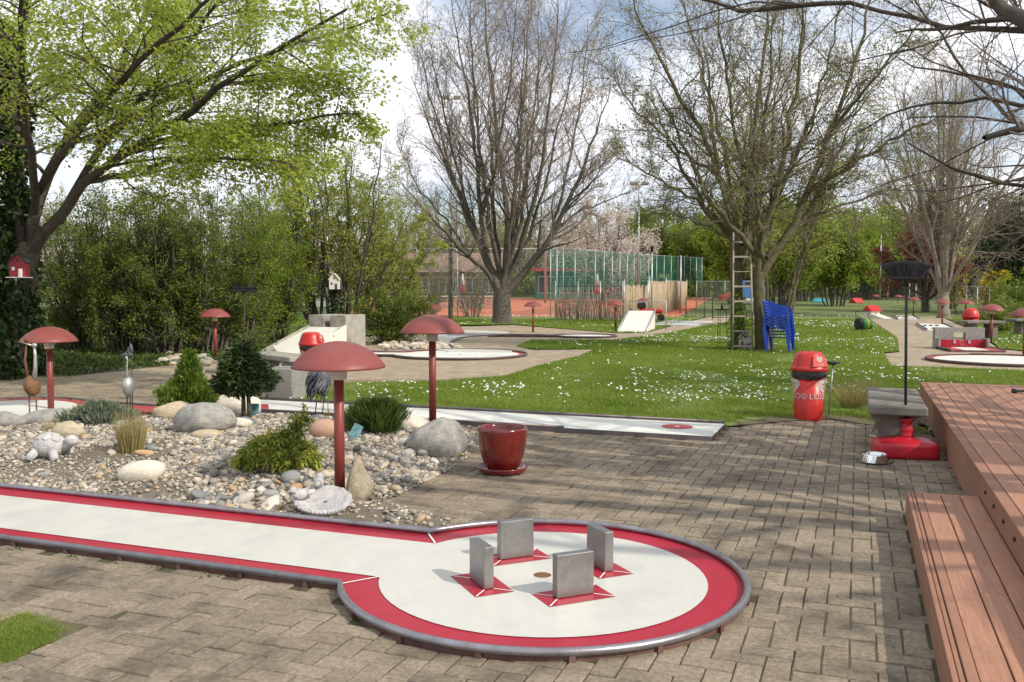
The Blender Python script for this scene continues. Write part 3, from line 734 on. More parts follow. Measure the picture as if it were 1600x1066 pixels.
drawn_tree('bare_tree', 'large bare tree with upswept branches in the middle of the picture', o, [
 Y(45.5, (785, 512, .62), (785, 495, .50), (784, 470, .46), (786, 452, .44)),
 Y(45.5, (787, 462, .3), (803, 444, .26), (828, 420, .22), (855, 385, .18, -.6), (884, 327, .14, -1.2), (915, 250, .09, -1.6), (945, 170, .04, -2), (955, 130, .02, -2)),
 Y(45.5, (786, 460, .3), (793, 427, .25), (793, 364, .20), (788, 300, .16, .6), (776, 200, .12, 1), (762, 80, .07, 1.4), (752, -60, .02, 1.5)),
 Y(45.5, (788, 455, .24), (812, 396, .18), (824, 347, .15, -1), (842, 290, .12, -1.6), (855, 190, .08, -2), (868, 80, .05, -2.4), (872, -20, .02, -2.5)),
 Y(45.5, (783, 462, .26), (767, 427, .22), (750, 381, .18), (737, 341, .15, 1), (716, 300, .12, 1.6), (690, 240, .08, 2), (660, 170, .04, 2.4), (645, 120, .02, 2.5)),
 Y(45.5, (780, 458, .2), (763, 424, .16), (733, 402, .13, -1), (706, 374, .10, -2), (676, 342, .07, -2.5), (640, 300, .04, -3), (612, 265, .015, -3)),
 Y(45.5, (768, 425, .18), (751, 347, .15), (747, 300, .13, -1), (741, 200, .09, -1.5), (722, 100, .05, -2), (705, -10, .02, -2)),
 Y(45.5, (840, 405, .12), (862, 365, .10), (895, 335, .08, 1), (935, 318, .05, 1.5), (985, 300, .015, 2)),
 Y(45.5, (792, 400, .14), (806, 300, .12, 2), (815, 190, .08, 3), (826, 60, .05, 3.4), (835, -40, .02, 3.5)),
 Y(45.5, (855, 385, .12), (880, 300, .09, 1.5), (900, 200, .07, 2), (915, 100, .04, 2.5), (918, 30, .015, 2.5)),
 Y(45.5, (735, 340, .10), (712, 260, .08, -1), (690, 160, .05, -1.6), (672, 80, .02, -2)),
 Y(45.5, (750, 350, .11), (772, 270, .09, -2), (790, 170, .06, -3), (806, 40, .03, -3.5), (812, -50, .015, -3.5)),
 Y(45.5, (735, 404, .09), (700, 345, .07, 1), (655, 300, .04, 1.5), (618, 215, .015, 2)),
 Y(45.5, (885, 327, .08), (925, 285, .05, -1), (960, 230, .02, -1.4)),
], M_['bark'], M_['twigr'], 11, (15, 11, 6), 9000, M_['bud'], .10, .0075, .09, .045, (9, 5.5, 17.5, .11, 2.2), (.30, .46, .5), thick=.8)
o = (W(1152, 550, 25.6)[0], 25.6, 0)
drawn_tree('bare_tree', 'bare tree with the wooden ladder leaning against its trunk', o, [
 Y(25.6, (1153, 552, .22), (1151, 450, .17), (1146, 345, .15), (1143, 320, .145)),
 Y(25.6, (1146, 340, .12), (1130, 280, .11), (1082, 185, .085, -.4), (1022, 80, .05, -.8), (985, -10, .025, -1)),
 Y(25.6, (1153, 460, .14), (1166, 380, .125), (1170, 280, .11), (1180, 180, .09, .5), (1196, 80, .06, .8), (1202, -60, .03, 1)),
 Y(25.6, (1146, 370, .085), (1100, 318, .065, -.5), (1030, 280, .045, -.8), (965, 245, .02, -1)),
 Y(25.6, (1130, 282, .075), (1065, 235, .055, .8), (990, 170, .035, 1.4), (945, 110, .015, 1.8)),
 Y(25.6, (1169, 300, .08), (1148, 200, .065, -1), (1128, 80, .045, -1.6), (1112, -60, .02, -2)),
 Y(25.6, (1144, 330, .09), (1135, 240, .075, 1), (1100, 120, .05, 1.6), (1065, 0, .025, 2), (1050, -70, .01, 2)),
 Y(25.6, (1148, 380, .06), (1105, 350, .045, 1), (1050, 335, .03, 1.5), (1000, 330, .012, 2)),
], M_['barkm'], M_['twig'], 21, (17, 11, 5), 10000, M_['sparse'], .075, .0046, .19, .02, (5, 3.4, 10.5, .085, 3.0), (.32, .48, .5), (25, 60), thick=.72)
o = (W(1190, 553, 25.2)[0], 25.2, 0)
drawn_tree('bare_tree', 'forked mossy tree right behind the stacked blue chairs', o, [
 Y(25.2, (1192, 555, .22), (1188, 490, .17), (1184, 435, .16), (1185, 425, .155)),
 Y(25.2, (1184, 442, .16), (1206, 408, .15), (1236, 358, .135), (1263, 300, .115), (1302, 200, .09, .5), (1346, 80, .06, .8), (1372, -50, .03, 1)),
 Y(25.2, (1184, 440, .14), (1189, 380, .115), (1215, 300, .10, -.5), (1233, 200, .08, -.8), (1252, 80, .055, -1), (1266, -60, .02, -1)),
 Y(25.2, (1264, 300, .085), (1322, 262, .07, -.6), (1400, 212, .05, -1), (1480, 178, .02, -1.4)),
 Y(25.2, (1238, 356, .075), (1300, 328, .055, .6), (1372, 302, .035, 1), (1440, 282, .014, 1.4)),
 Y(25.2, (1216, 300, .07), (1264, 190, .055, 1), (1300, 80, .035, 1.4), (1318, -40, .015, 1.6)),
 Y(25.2, (1300, 205, .07), (1360, 130, .05, -.8), (1420, 60, .03, -1.2), (1460, 0, .012, -1.4)),
 Y(25.2, (1186, 400, .08), (1206, 340, .07, 1), (1200, 240, .05, 1.6), (1222, 110, .03, 2), (1226, 0, .012, 2)),
], M_['barkm'], M_['twig'], 23, (17, 11, 5), 10000, M_['sparse'], .075, .0046, .19, .02, (4, 3.6, 10.5, .085, 2.6), (.32, .48, .5), (25, 60), thick=.75)
vase_tree('bare_tree', 'pale bare multi-stemmed tree at the right behind the red lamps', (26.3, 55), 15.5, 6.2, 12, M_['barkl'], M_['twigl'], 31, (12, 9, 6), .36, 1.8, 0, None, wig=.12, up=.06, r3=.009, pw=.95, dr=.35)
vase_tree('copper_tree', 'small tree with coppery red young leaves at the right', (29.3, 64), 6.6, 3.6, 9, M_['bark'], M_['twig'], 35, (8, 6, 5), .26, 1.5, 16000, M_['copper'], .17, wig=.14, r3=.01)
vase_tree('blossom_tree', 'tree in white blossom behind the green court netting', (9.0, 88), 10, 6.5, 9, M_['bark'], M_['twig'], 37, (8, 6, 5), .3, 1.6, 13000, M_['blossom'], .20, wig=.14, r3=.012, spd=.25)

# near bare tree, trunk outside the frame on the right
o = (9.6, 3.7, 0)
lm = [[(9.6, 3.7, -.1, .42), (9.6, 3.7, 1.6, .36), (9.5, 3.7, 3.0, .30)],
 WP((1850, 180, 7.5, .16), (1700, 90, 7.7, .12), (1600, 38, 8.0, .075), (1540, -8, 8.6, .055), (1450, -90, 9.2, .03)),
 WP((1900, 140, 8.4, .10), (1650, 40, 8.6, .035), (1490, 50, 9.4, .025), (1370, 12, 10, .022), (1270, -10, 10.6, .03), (1215, 25, 10.8, .034), (1120, 8, 11.4, .022), (1010, -30, 12, .01)),
 WP((1850, 260, 9, .08), (1650, 180, 10, .03), (1540, 150, 10.6, .022), (1420, 165, 11.2, .014), (1330, 210, 12, .006)),
 WP((1900, 330, 9, .08), (1690, 270, 11, .03), (1550, 165, 12, .02), (1440, 20, 12.5, .014), (1380, -60, 13, .008)),
 WP((1850, 300, 10, .08), (1640, 210, 12.5, .03), (1580, 120, 13, .022), (1500, 120, 13.4, .02), (1400, 90, 14, .008)),
 ]
for dx, dy, hh_, r_ in ((-1.2, -.6, 12, .24), (-.4, .6, 13, .27), (.3, -1.6, 12.5, .22), (-2.6, 1.0, 11, .18), (-2.2, -2.4, 10.5, .18), (.6, 2.0, 12, .2), (-4.2, -.4, 9.5, .14), (-1.4, -4.2, 10, .17), (-3.4, 2.8, 10, .15)):
    lm.append([(9.5, 3.7, 2.2, r_ * 1.1), (9.5 + dx * .35, 3.7 + dy * .35, hh_ * .38, r_), (9.5 + dx * .7, 3.7 + dy * .7, hh_ * .68, r_ * .62), (9.5 + dx, 3.7 + dy, hh_, .02)])
for q in lm[1:6]: q.insert(0, (9.5, 3.8, 2.9, .2))
b0 = init_paths(rel(lm, o), 34, .022); L0 = (b0[0][1:], b0[1][1:])
Va = (L0[0][:5], L0[1][:5]); Vb = (L0[0][5:], L0[1][5:])
b1 = grow(Va, 12, (30, 65), .28, .40, 7, (.35, .97), .16, .0, 1, .35, .3, rmin=.006)
b2 = grow(b1, 7, (28, 60), .45, .5, 5, (.15, .97), .2, -.01, 1, .4, .35, rmin=.004)
b3 = grow(b2, 4, (25, 60), .5, .6, 4, (.2, 1), .22, -.02, 1, .3, .4, rmin=.0035)
c1 = grow(Vb, 5, (25, 50), .30, .45, 7, (.3, .95), .14, .03, 1, .4, .3); c2 = grow((c1[0][::2], c1[1][::2]), 2, (25, 55), .45, .5, 5, (.2, .95), .16, .02, 1, .4, .3, rmin=.006)
tree_object('bare_tree', 'near bare tree reaching dark branches in from the top right corner', 'tree', o, [b0, c1, b1], [c2, b2, b3], None, M_['barkd'], M_['twig'], None)
vase_tree('bare_tree', 'bare tree beyond the right edge that throws streaky shade over the lawn', (14.5, 9.2), 12.5, 4.5, 12, M_['barkd'], M_['twig'], 51, (8, 5, 3), .34, 2.2, 0, None, wig=.15, up=.04, r3=.006)
X_ = lambda u, y: (u - 800) / F * y
# hedge shrubs on the left
def shrub(name, label, x, y, H, wd, ns, nl, ml, mt, seed, size=.065, group=None, up=.02, k=(7, 6), bare=0.0, tmin=.15, zr=(0, 1), sp=.06, r3=.004, low=.06, cat='shrub'):
    r = np.random.default_rng(seed); tr = []
    for i in range(ns):
        a = r.uniform(0, 6.28); q = wd * math.sqrt(r.uniform(0, 1)); b = .25 * q; h = H * r.uniform(.6, 1.05) * (1 - .2 * (q / wd) ** 2)
        tr.append([(b * math.cos(a), b * math.sin(a) * .7, -.05, .035 * H / 4), (q * .55 * math.cos(a), q * .55 * math.sin(a) * .7, h * .45, .026 * H / 4), (q * math.cos(a), q * math.sin(a) * .7, h, .008 * H / 4)])
    b0 = init_paths(tr, 9, .05); b1 = grow(b0, k[0], (25, 65), .30, .55, 6, (low, .97), .15, up, 1, .45, .3, r); b2 = grow(b1, k[1], (25, 60), .5, .6, 4, (.15, 1), .18, up, 1, .3, .4, r, rmin=r3)
    lv_ = leaves(b2, int(nl * .8), size, r, sp, .25, tmin, .05); l2__ = leaves(b1, int(nl * .2), size, r, sp, .25, .1, .05)
    return tree_object(name, label, cat, (x, y, -.03), [b0], [b1, b2], merge([lv_, l2__]), mt, mt, ml, group, sides=(5, 4, 3, 3))

hs = [(-40, 24.5, 4.6, 1.7, 'shrubd', 15000, 'dense dark shrub at the far left behind the ivy trunk'), (118, 25.0, 4.0, 1.3, 'shrubd', 11000, 'thin dark shrub left of the bird figures with lawn showing through'), (190, 24.0, 4.7, 1.6, 'shrubd', 21000, 'dense dark green shrub in the hedge behind the steel crane'),
      (262, 23.6, 4.9, 1.5, 'shrubd', 20000, 'tall dark shrub in the middle of the hedge'), (325, 24.2, 4.6, 1.5, 'shrubd', 15000, 'dark shrub in the hedge behind the single red lamp'), (380, 25.6, 4.4, 1.2, 'shrubl', 15000, 'light green shrub behind the upturned broom on the left'),
      (432, 28.5, 4.6, 1.15, 'shrubl', 15000, 'bright yellow-green shrub at the right end of the hedge')]
for q, (u, y, H, wd, ml, nl, lab) in enumerate(hs):
    shrub('hedge_shrub', lab, (u - 800) / F * y, y, H, wd, 24, int(nl * 1.65), M_[ml], M_['bark'], 60 + q, .066, 'shrubs of the hedge on the left')
# small trees with first leaves, left of the middle
shrub('young_tree', 'slender young tree with first leaves behind the concrete block', (500 - 800) / F * 31, 31, 7.4, 2.0, 9, 12000, M_['spring'], M_['barkd'], 81, .085, 'young trees coming into leaf', .04, (9, 7), low=.25, cat='tree')
shrub('young_tree', 'young tree with a white birdhouse on its trunk', (535 - 800) / F * 30, 30, 7.0, 2.3, 10, 14000, M_['spring'], M_['barkd'], 82, .085, 'young trees coming into leaf', .04, (9, 7), low=.25, cat='tree')
shrub('young_tree', 'yellow-green young tree just left of the large bare tree', (600 - 800) / F * 38, 38, 7.4, 2.7, 13, 19000, M_['spring'], M_['bark'], 83, .11, 'young trees coming into leaf', .03, (9, 7), low=.15, cat='tree')
shrub('young_tree', 'wispy tree rising above the hedge left of the birdhouse', (420 - 800) / F * 34, 34, 6.8, 2.4, 11, 9000, M_['spring'], M_['bark'], 84, .085, 'young trees coming into leaf', .04, (9, 7), low=.25, cat='tree')
shrub('young_tree', 'loose light green tree rising behind the ladder tree and the chairs', (1205 - 800) / F * 42, 42, 10.4, 4.4, 12, 15000, M_['spring'], M_['barkm'], 91, .13, 'young trees coming into leaf', .03, (10, 8), low=.28, cat='tree', r3=.006, sp=.12)
shrub('twiggy_shrub', 'bare brown twiggy shrub in front of the clubhouse, left of the utility pole', X_(668, 58), 58, 4.6, 1.9, 16, 1800, M_['sparse'], M_['twig'], 93, .10, None, .05, (9, 7), r3=.008)
shrub('twiggy_shrub', 'bare brown twiggy shrub in front of the clubhouse, right of the utility pole', X_(738, 56), 56, 4.4, 2.0, 16, 1400, M_['sparse'], M_['twig'], 94, .10, None, .05, (9, 7), r3=.008)
shrub('evergreen_bush', 'rounded evergreen bush right of the concrete block', (612 - 800) / F * 28, 28, 1.75, 1.35, 26, 13000, M_['shrubd'], M_['barkd'], 85, .075, None, .0, (6, 5))
shrub('evergreen_bush', 'dark evergreen tree at the right edge behind the pale bare tree', (1600 - 800) / F * 62, 62, 8.5, 4.2, 30, 16000, M_['conifer'], M_['barkd'], 86, .24, None, .0, (7, 6), r3=.008, sp=.2)
shrub('green_bush', 'green bush at the right edge behind the red bin', (1592 - 800) / F * 44, 44, 2.6, 1.7, 24, 9000, M_['shrubl'], M_['bark'], 87, .10, None, .0, (6, 5), r3=.005)
shrub('green_bush', 'low green bush at the right edge beside the fence', (1570 - 800) / F * 37, 37, 1.4, 1.2, 18, 6000, M_['sparse'], M_['bark'], 88, .09, None, .0, (6, 5), r3=.005)
shrub('forsythia_bush', 'yellow flowering bush behind the lamps at the right', (1548 - 800) / F * 60, 60, 3.2, 1.2, 14, 2600, M_['forsythia'], M_['bark'], 89, .13, None, .0, (6, 5), r3=.006)
shrub('forsythia_bush', 'yellow flowering bush half hidden behind the pale bare trunk', (1486 - 800) / F * 70, 70, 5.2, 1.2, 14, 1800, M_['forsythia'], M_['bark'], 90, .14, None, .0, (6, 5), r3=.006)

# woods behind: a few kinds, copied
def wood_proto(name, kind, seed):
    H = 10.0
    if kind == 'green': return shrub(name, 'tmp', 0, 300, H, 4.3, 16, 26000, M_['wood_leaf'], M_['bark'], seed, .30, None, .02, (8, 6), r3=.012, sp=.3, low=.3, cat='tree')
    return shrub(name, 'tmp', 0, 300, H, 3.6, 13, 3500, M_['spring'], M_['twigr'], seed, .16, None, .06, (10, 8), r3=.014, low=.2, cat='tree')
pg = [wood_proto('green_tree', 'green', 101), wood_proto('green_tree', 'green', 102)]
pb = [wood_proto('grey_tree', 'bare', 103), wood_proto('grey_tree', 'bare', 104)]
used = set()
def put_tree(pr, u, y, sc, z, group, label):
    p = pr[int(rng.integers(len(pr)))]
    for q in pr:
        if q.name not in used: p = q; break
    if p.name not in used: used.add(p.name); c = p
    else: c = copy_tree(p)
    c.location = ((u - 800) / F * y, y, z); s = sc * rng.uniform(.92, 1.08); c.scale = (s * rng.uniform(.9, 1.1), s, s); c.rotation_euler = (0, 0, rng.uniform(0, 6.28))
    tag(c, label, group=group)
for u, y, sc, lab_ in [(1000, 118, 1.15, 'light green leafy tree right beside the thin mast, behind the green netting'), (1050, 116, 1.12, 'light green leafy tree behind the right end of the green netting'), (1110, 104, 1.05, 'leafy green tree seen just left of the ladder'), (1160, 90, .95, 'leafy green tree seen through the ladder'),
                     (1215, 64, .72, 'leafy green tree with dark trunk right above the blue chairs'), (1255, 88, .98, 'leafy green tree right of the one above the blue chairs'), (1305, 76, .86, 'leafy green tree with dark trunk near the middle of the far lawn'), (1355, 96, 1.0, 'leafy green tree left of the broom head'), (1400, 108, 1.1, 'leafy green tree behind the broom head')]:
    put_tree(pg, u, y, sc, .2, 'leafy trees behind the lawn', lab_)
for u, y, sc in [(-60, 70, 1.0), (30, 64, 1.0), (110, 72, 1.05), (180, 66, .95), (250, 74, 1.1), (320, 68, 1.0), (390, 76, 1.05), (460, 82, 1.1), (540, 100, 1.2), (610, 110, 1.25), (670, 120, 1.35), (640, 116, 1.5), (705, 120, 1.6), (740, 125, 1.5), (770, 118, 1.5), (830, 122, 1.55), (800, 130, 1.55), (860, 128, 1.5), (900, 118, 1.5), (930, 125, 1.5), (985, 120, 1.5), (1400, 112, 1.6), (1460, 100, 1.4), (1520, 108, 1.6), (1570, 112, 1.6), (1440, 105, 1.25), (1490, 115, 1.35), (1540, 90, 1.15), (1600, 95, 1.3), (1680, 85, 1.2)]:
    put_tree(pb, u, y, sc, .6, 'grey trees in the woods', 'leafless grey tree in the wood behind the left hedge' if u < 480 else 'leafless grey tree in the wood behind the court and clubhouse' if u < 1200 else 'leafless grey tree in the wood at the right behind the pale bare tree')
# the wood farther back reads as one mass
V_, F_, T_ = [], [], []
far_pts = []
for _ in range(150):
    a = rng.uniform(-1, 1); y = rng.uniform(135, 165); far_pts.append((a * 125, y, rng.uniform(10, 16)))
tr = [[(x, y, .5, .22), (x + rng.normal() * .5, y, h * .5, .14), (x + rng.normal() * 1.2, y, h, .03)] for x, y, h in far_pts]
b0 = init_paths(tr, 7); b1 = grow(b0, 12, (25, 60), .42, .5, 5, (.12, .95), .14, .05, rmin=.02); b2 = grow(b1, 5, (25, 60), .5, .5, 4, (.2, 1), .15, .04, rmin=.018)
V, Fc, _ = merge([tubes(b0, 4), tubes(b1, 3), tubes(b2, 3)])
tag(link('far_wood', mesh_np('far_wood', V, Fc), M_['twigr']), 'hazy leafless wood on the horizon behind everything', 'wood', kind='stuff')
V, Fc, tt = leaves(b1, 30000, .55, spread=1.0, flat=.2); o2 = tag(link('far_undergrowth', mesh_np('far_undergrowth', V * np.array([1, 1, .55]), Fc, tt), M_['sparse']), 'green undergrowth along the edge of the far wood', 'undergrowth', kind='stuff')

n = 42000; q = np.column_stack([rng.uniform(-115, 125, n), rng.uniform(112, 132, n), .6 + 5.2 * rng.random(n) ** 1.4]); q[:, 2] *= .55 + .45 * np.clip(.6 + .4 * patchy(q[:, :2], .12, 21), 0, 1)
V, Fc, tt = scatter(LEAF * np.array([1.4, 1, 1]), LF, q, rand_rot(n) * rng.uniform(.5, .95, n)[:, None, None], rng.random(n))
tag(link('far_hedge', mesh_np('far_hedge', V, Fc, tt), M_['shrubd']), 'dark undergrowth closing the view below the far trees', 'undergrowth', kind='stuff')
# ------------------------------------------------------------ grass, daisies, ground cover
def blades(P, z, h, wd, seed, lean=.35):
    r = np.random.default_rng(seed); n = len(P); D = np.column_stack([r.normal(0, lean, n), r.normal(0, lean, n), np.ones(n)])
    M = frames(D, r); s = h * r.uniform(.55, 1.3, n)
    M = M * np.stack([np.full(n, wd), s, np.full(n, wd)], -1)[:, None, :]
    T3 = np.array([(-.5, 0, 0), (.5, 0, 0), (0, 1, 0)])
    return scatter(T3, np.array([(0, 1, 2)]), np.column_stack([P, np.broadcast_to(z, n)]), M, np.clip(r.normal(.5, .2, n) + .12 * patchy(P, .8, 9), 0, 1))
lp = np.array(lawn_poly)
def sample_view(poly, n, ymax, ymin=0, pw=.5):
    out_ = np.zeros((0, 2))
    for _ in range(60):
        v = ymin + (ymax - ymin) * rng.random(n) ** (1 / (1 + pw)) if pw > 0 else rng.uniform(ymin, ymax, n)
        x = rng.uniform(-.62, .62, n) * v; q = np.column_stack([x, v]); out_ = np.vstack([out_, q[inpoly(q, poly)]])
        if len(out_) >= n: break
    return out_[:n]
PG = sample_view(lawn_poly, 230000, 24, 9.5, 0)
ed_ = [grid((2.45, 10.6), .1, .64), at(1237, 655), at(1300, 652), at(1372, 663), at(1300, 652), at(1237, 655)]
PG = PG[polydist(PG, ed_) > .16 + .16 * patchy(PG, 2.5, 31)]
PG = PG[rng.random(len(PG)) < np.clip(.95 + .40 * patchy(PG, 1.5, 4), .15, 1)]
V, Fc, tt = blades(PG, .004, .05, .012, 1)
tag(link('lawn_grass', mesh_np('lawn_grass', V, Fc, tt), M_['grass']), 'short green grass of the daisy lawn', 'grass', kind='stuff')
PG2 = sample_view(lawn_poly, 90000, 52, 24, 0)
V, Fc, tt = blades(PG2, .004, .07, .035, 2)
V2, F2, t2 = blades(sample_view(strip_poly, 26000, 52, 30, 0), .0, .08, .035, 3)
V3, F3, t3 = blades(sample_view(right_lawn, 26000, 52, 20, 0), .0, .07, .03, 5)
V, Fc, tt = merge([(V, Fc, tt), (V2, F2, t2), (V3, F3, t3)])
tag(link('far_grass', mesh_np('far_grass', V, Fc, tt), M_['grass']), 'grass of the lawns farther back', 'grass', kind='stuff')
V, Fc, tt = blades(sample_view(left_lawn, 40000, 60, 22, 0), -.02, .10, .035, 6)
tag(link('meadow_grass', mesh_np('meadow_grass', V, Fc, tt), M_['grass']), 'grass behind the hedge on the left', 'grass', kind='stuff')
# daisies
dz = []
for poly, n, y1, y0 in ((lawn_poly, 15000, 70, 12.5), (strip_poly, 2600, 60, 30), (right_lawn, 2600, 60, 20)):
    q = sample_view(poly, n, y1, y0, .0); m = .8 * patchy(q, .42, 12) + .8 * patchy(q, 2.4, 13)
    dz.append(q[((m > 1.05) & (rng.random(len(q)) < .75)) | (rng.random(len(q)) < .03)])
DP = np.vstack(dz); DP = DP[DP[:, 1] > 13.2]
h6 = np.array([(math.cos(a), math.sin(a), 0) for a in np.arange(6) * math.pi / 3]); f4 = np.array([(0, 1, 2, 3), (0, 3, 4, 5)])
nD = len(DP); nrm = np.column_stack([rng.normal(0, .35, nD), rng.normal(-.15, .35, nD), np.ones(nD)]); Mf = frames(nrm)[:, :, [0, 2, 1]]
rad = .014 + .00045 * DP[:, 1]
V, Fc, tt = scatter(h6, f4, np.column_stack([DP, rng.uniform(.045, .085, nD)]), Mf * rad[:, None, None] * rng.uniform(.7, 1.15, nD)[:, None, None], rng.random(nD))
tag(link('daisies', mesh_np('daisies', V, Fc, tt), M_['daisy']), 'drifts of white daisies in the lawns', 'daisies', kind='stuff')
# small turf patch at the bottom left, weeds in the joints, cover under the hedge
sheet('turf_patch', patch_poly, -.003, M_['soiledge'])
PP = pts_in(patch_poly, 15000); PP = PP + rng.normal(0, .012, PP.shape); PP = PP[(patchy(PP, 3.2, 5) + .5 * rng.normal(size=len(PP)) + .9 * np.minimum(1, polydist(PP, patch_poly) / .12)) > .35]
V, Fc, tt = blades(PP, -.008, .030, .0045, 8, 1.1)
tag(link('patch_grass', mesh_np('patch_grass', V, Fc, tt), M_['grass']), 'tufty grass patch among the pavers at the bottom left', 'grass', kind='stuff')
cover_poly = [at(-300, 592), at(0, 590), at(110, 588), at(250, 573), at(330, 566), at(425, 556), at(480, 540), at(430, 530), at(-300, 530)]
sheet('litter_strip', cover_poly, .002, M_['litter'])
n = 26000; q = pts_in([(a, b) for a, b in cover_poly], n) if False else sample_view(cover_poly, n, 32, 15, 0); n = len(q)
hgt = np.clip(.10 + .10 * patchy(q, .9, 6), 0, .4) * rng.random(n)
V, Fc, tt = scatter(LEAF * np.array([1.3, 1, 1]), LF, np.column_stack([q, hgt]), rand_rot(n) * rng.uniform(.05, .11, n)[:, None, None], rng.random(n))
tag(link('ground_cover', mesh_np('ground_cover', V, Fc, tt), M_['cover']), 'low ivy and weeds along the foot of the hedge', 'ground cover', kind='stuff')
q = np.column_stack([rng.uniform(-4, 6, 900), rng.uniform(3.4, 12, 900)]); q = q[inpoly(q, pave_poly) & ~inpoly(q, gravel_poly) & ~inpoly(q, ki) & ~inpoly(q, deck_a) & ~inpoly(q, deck_b) & ~inpoly(q, l2)]; q = q[rng.random(len(q)) < np.clip(.35 + .4 * patchy(q, 1, 8), .08, 1)]
V, Fc, tt = scatter(LEAF, LF, np.column_stack([q, np.full(len(q), .006)]), frames(np.column_stack([rng.normal(size=(len(q), 2)), rng.normal(0, .12, len(q))]))[:, :, :] * rng.uniform(.008, .024, len(q))[:, None, None], rng.random(len(q)))
tag(link('leaf_debris', mesh_np('leaf_debris', V, Fc, tt), M_['bud']), 'dry leaf bits and bud scales scattered over the paving', 'leaf litter', kind='stuff')
wp = []
for _ in range(16):
    a = rng.uniform(-5, -1.1); wp.append(grid(LANE, a, -.64 if a < -1.0 else -1.22))
wp += [at(963, 1019), at(968, 1021), at(610, 775), at(590, 782), at(545, 800), at(700, 722), at(1150, 960)]
wv = []
for x, y in wp:
    m = int(rng.integers(2, 9)); wv.append(np.column_stack([rng.normal(x, .025, m), rng.normal(y, .02, m)]))
for p in ((963, 1019), (570, 968)):
    x, y = at(*p); wv.append(np.column_stack([rng.normal(x, .03, 70), rng.normal(y, .018, 70)]))
q = np.vstack(wv); V, Fc, tt = scatter(LEAF, LF, np.column_stack([q, np.full(len(q), -.004)]), frames(np.column_stack([rng.normal(0, .6, len(q)), rng.normal(0, .6, len(q)), np.ones(len(q))])) * rng.uniform(.010, .028, len(q))[:, None, None], rng.random(len(q)))
tag(link('joint_weeds', mesh_np('joint_weeds', V, Fc, tt), M_['cover']), 'tiny weeds in the paving joints beside the near lane', 'weeds', kind='stuff')

# ------------------------------------------------------------ minigolf lanes
def holed(outline, z, c, r, n=24):
    """outline with a round hole, cut open along one edge; keeps one face"""
    k = max(range(len(outline)), key=lambda i: outline[i][0] - c[0])
    o_ = outline[k:] + outline[:k]
    ring = [(c[0] + r * math.cos(a), c[1] + r * math.sin(a)) for a in [-2 * math.pi * i / n for i in range(n + 1)]]
    area = sum(o_[i][0] * o_[(i + 1) % len(o_)][1] - o_[(i + 1) % len(o_)][0] * o_[i][1] for i in range(len(o_)))
    if area < 0: ring = ring[::-1]
    return MB().poly(o_ + [o_[0]] + ring, z)
def lane(label, loc, rz, L, w, Rr, ring=.21, white='white', red='red', rail='rail', rr=.016, rz_=.05, hole=True, extra=None, railpart=None):
    t = thing('minigolf_lane', label, 'minigolf lane', (loc[0], loc[1], 0), rz)
    out_ = keyhole(L, w, Rr); HC = (0, 0)
    MB().prism(keyhole(L, w - .004, Rr - .004), -.03, .006).build('lane_base', M_['lanebase'], t)
    if hole:
        holed(keyhole(L - .01, w - .01, Rr - .01), .0265, HC, .054).build('red_border', M_[red], t, fix=False)
        holed(keyhole(L - .02, w - ring, Rr - ring), .0305, HC, .052).build('playing_surface', M_[white], t, fix=False)
        MB().lathe([(.0525, .0315), (.0525, .0075), (.0, .0074)], 24).build('hole_cup', M_['rust'], t, fix=False)
    else:
        MB().poly(keyhole(L - .01, w - .01, Rr - .01), .0265).build('red_border', M_[red], t, fix=False)
        MB().poly(keyhole(L - .02, w - ring, Rr - ring), .0305).build('playing_surface', M_[white], t, fix=False)
    m = MB().prism(keyhole(L - .002, w - .002, Rr - .002), .0061, .0255); m.f = m.f[2:]; m.sm = m.sm[2:]; m.build('side_band', M_['lanebase'], t)
    pts = [(x, y, rz_) for x, y in out_]
    MB().tube(pts, rr, 10).build('rail', M_[rail], t)
    sp = MB(); acc = 0
    for (x0_, y0_, _), (x1_, y1_, _) in zip(pts[:-1], pts[1:]):
        d = math.hypot(x1_ - x0_, y1_ - y0_); nn = max(1, int(d / .45)) if d > .45 else 0; acc += d
        if nn:
            for q in range(nn): f = (q + .5) / nn; sp.box((x0_ + (x1_ - x0_) * f, y0_ + (y1_ - y0_) * f, rz_ / 2 - .012), (.03, .03, rz_), rz=math.atan2(y1_ - y0_, x1_ - x0_))
        elif acc > .4: acc = 0; sp.box((x0_, y0_, rz_ / 2 - .012), (.03, .03, rz_), rz=math.atan2(y1_ - y0_, x1_ - x0_))
    s = sp.build('rail_support', M_['lanebase'], t); s['kind'] = 'stuff'
    return t

near_lane = lane('nearest white lane with red edge and grey pipe rail ending in a round', (LANE[0], LANE[1]), -A, 11, .585, 1.165, .215, rail='pipe', rr=.0215, rz_=.046)
def flat_strip(p, q, wd, z):
    d = Vector((q[0] - p[0], q[1] - p[1])).normalized(); n_ = Vector((-d.y, d.x)) * wd / 2
    return [(p[0] + n_.x, p[1] + n_.y, z), (p[0] - n_.x, p[1] - n_.y, z), (q[0] - n_.x, q[1] - n_.y, z), (q[0] + n_.x, q[1] + n_.y, z)]
for sy in (1, -1):
    MB().poly(flat_strip((-1.02, sy * .565), (-.875, sy * .37), .012, .0335)).build('joint_line', M_['line'], near_lane, fix=False)
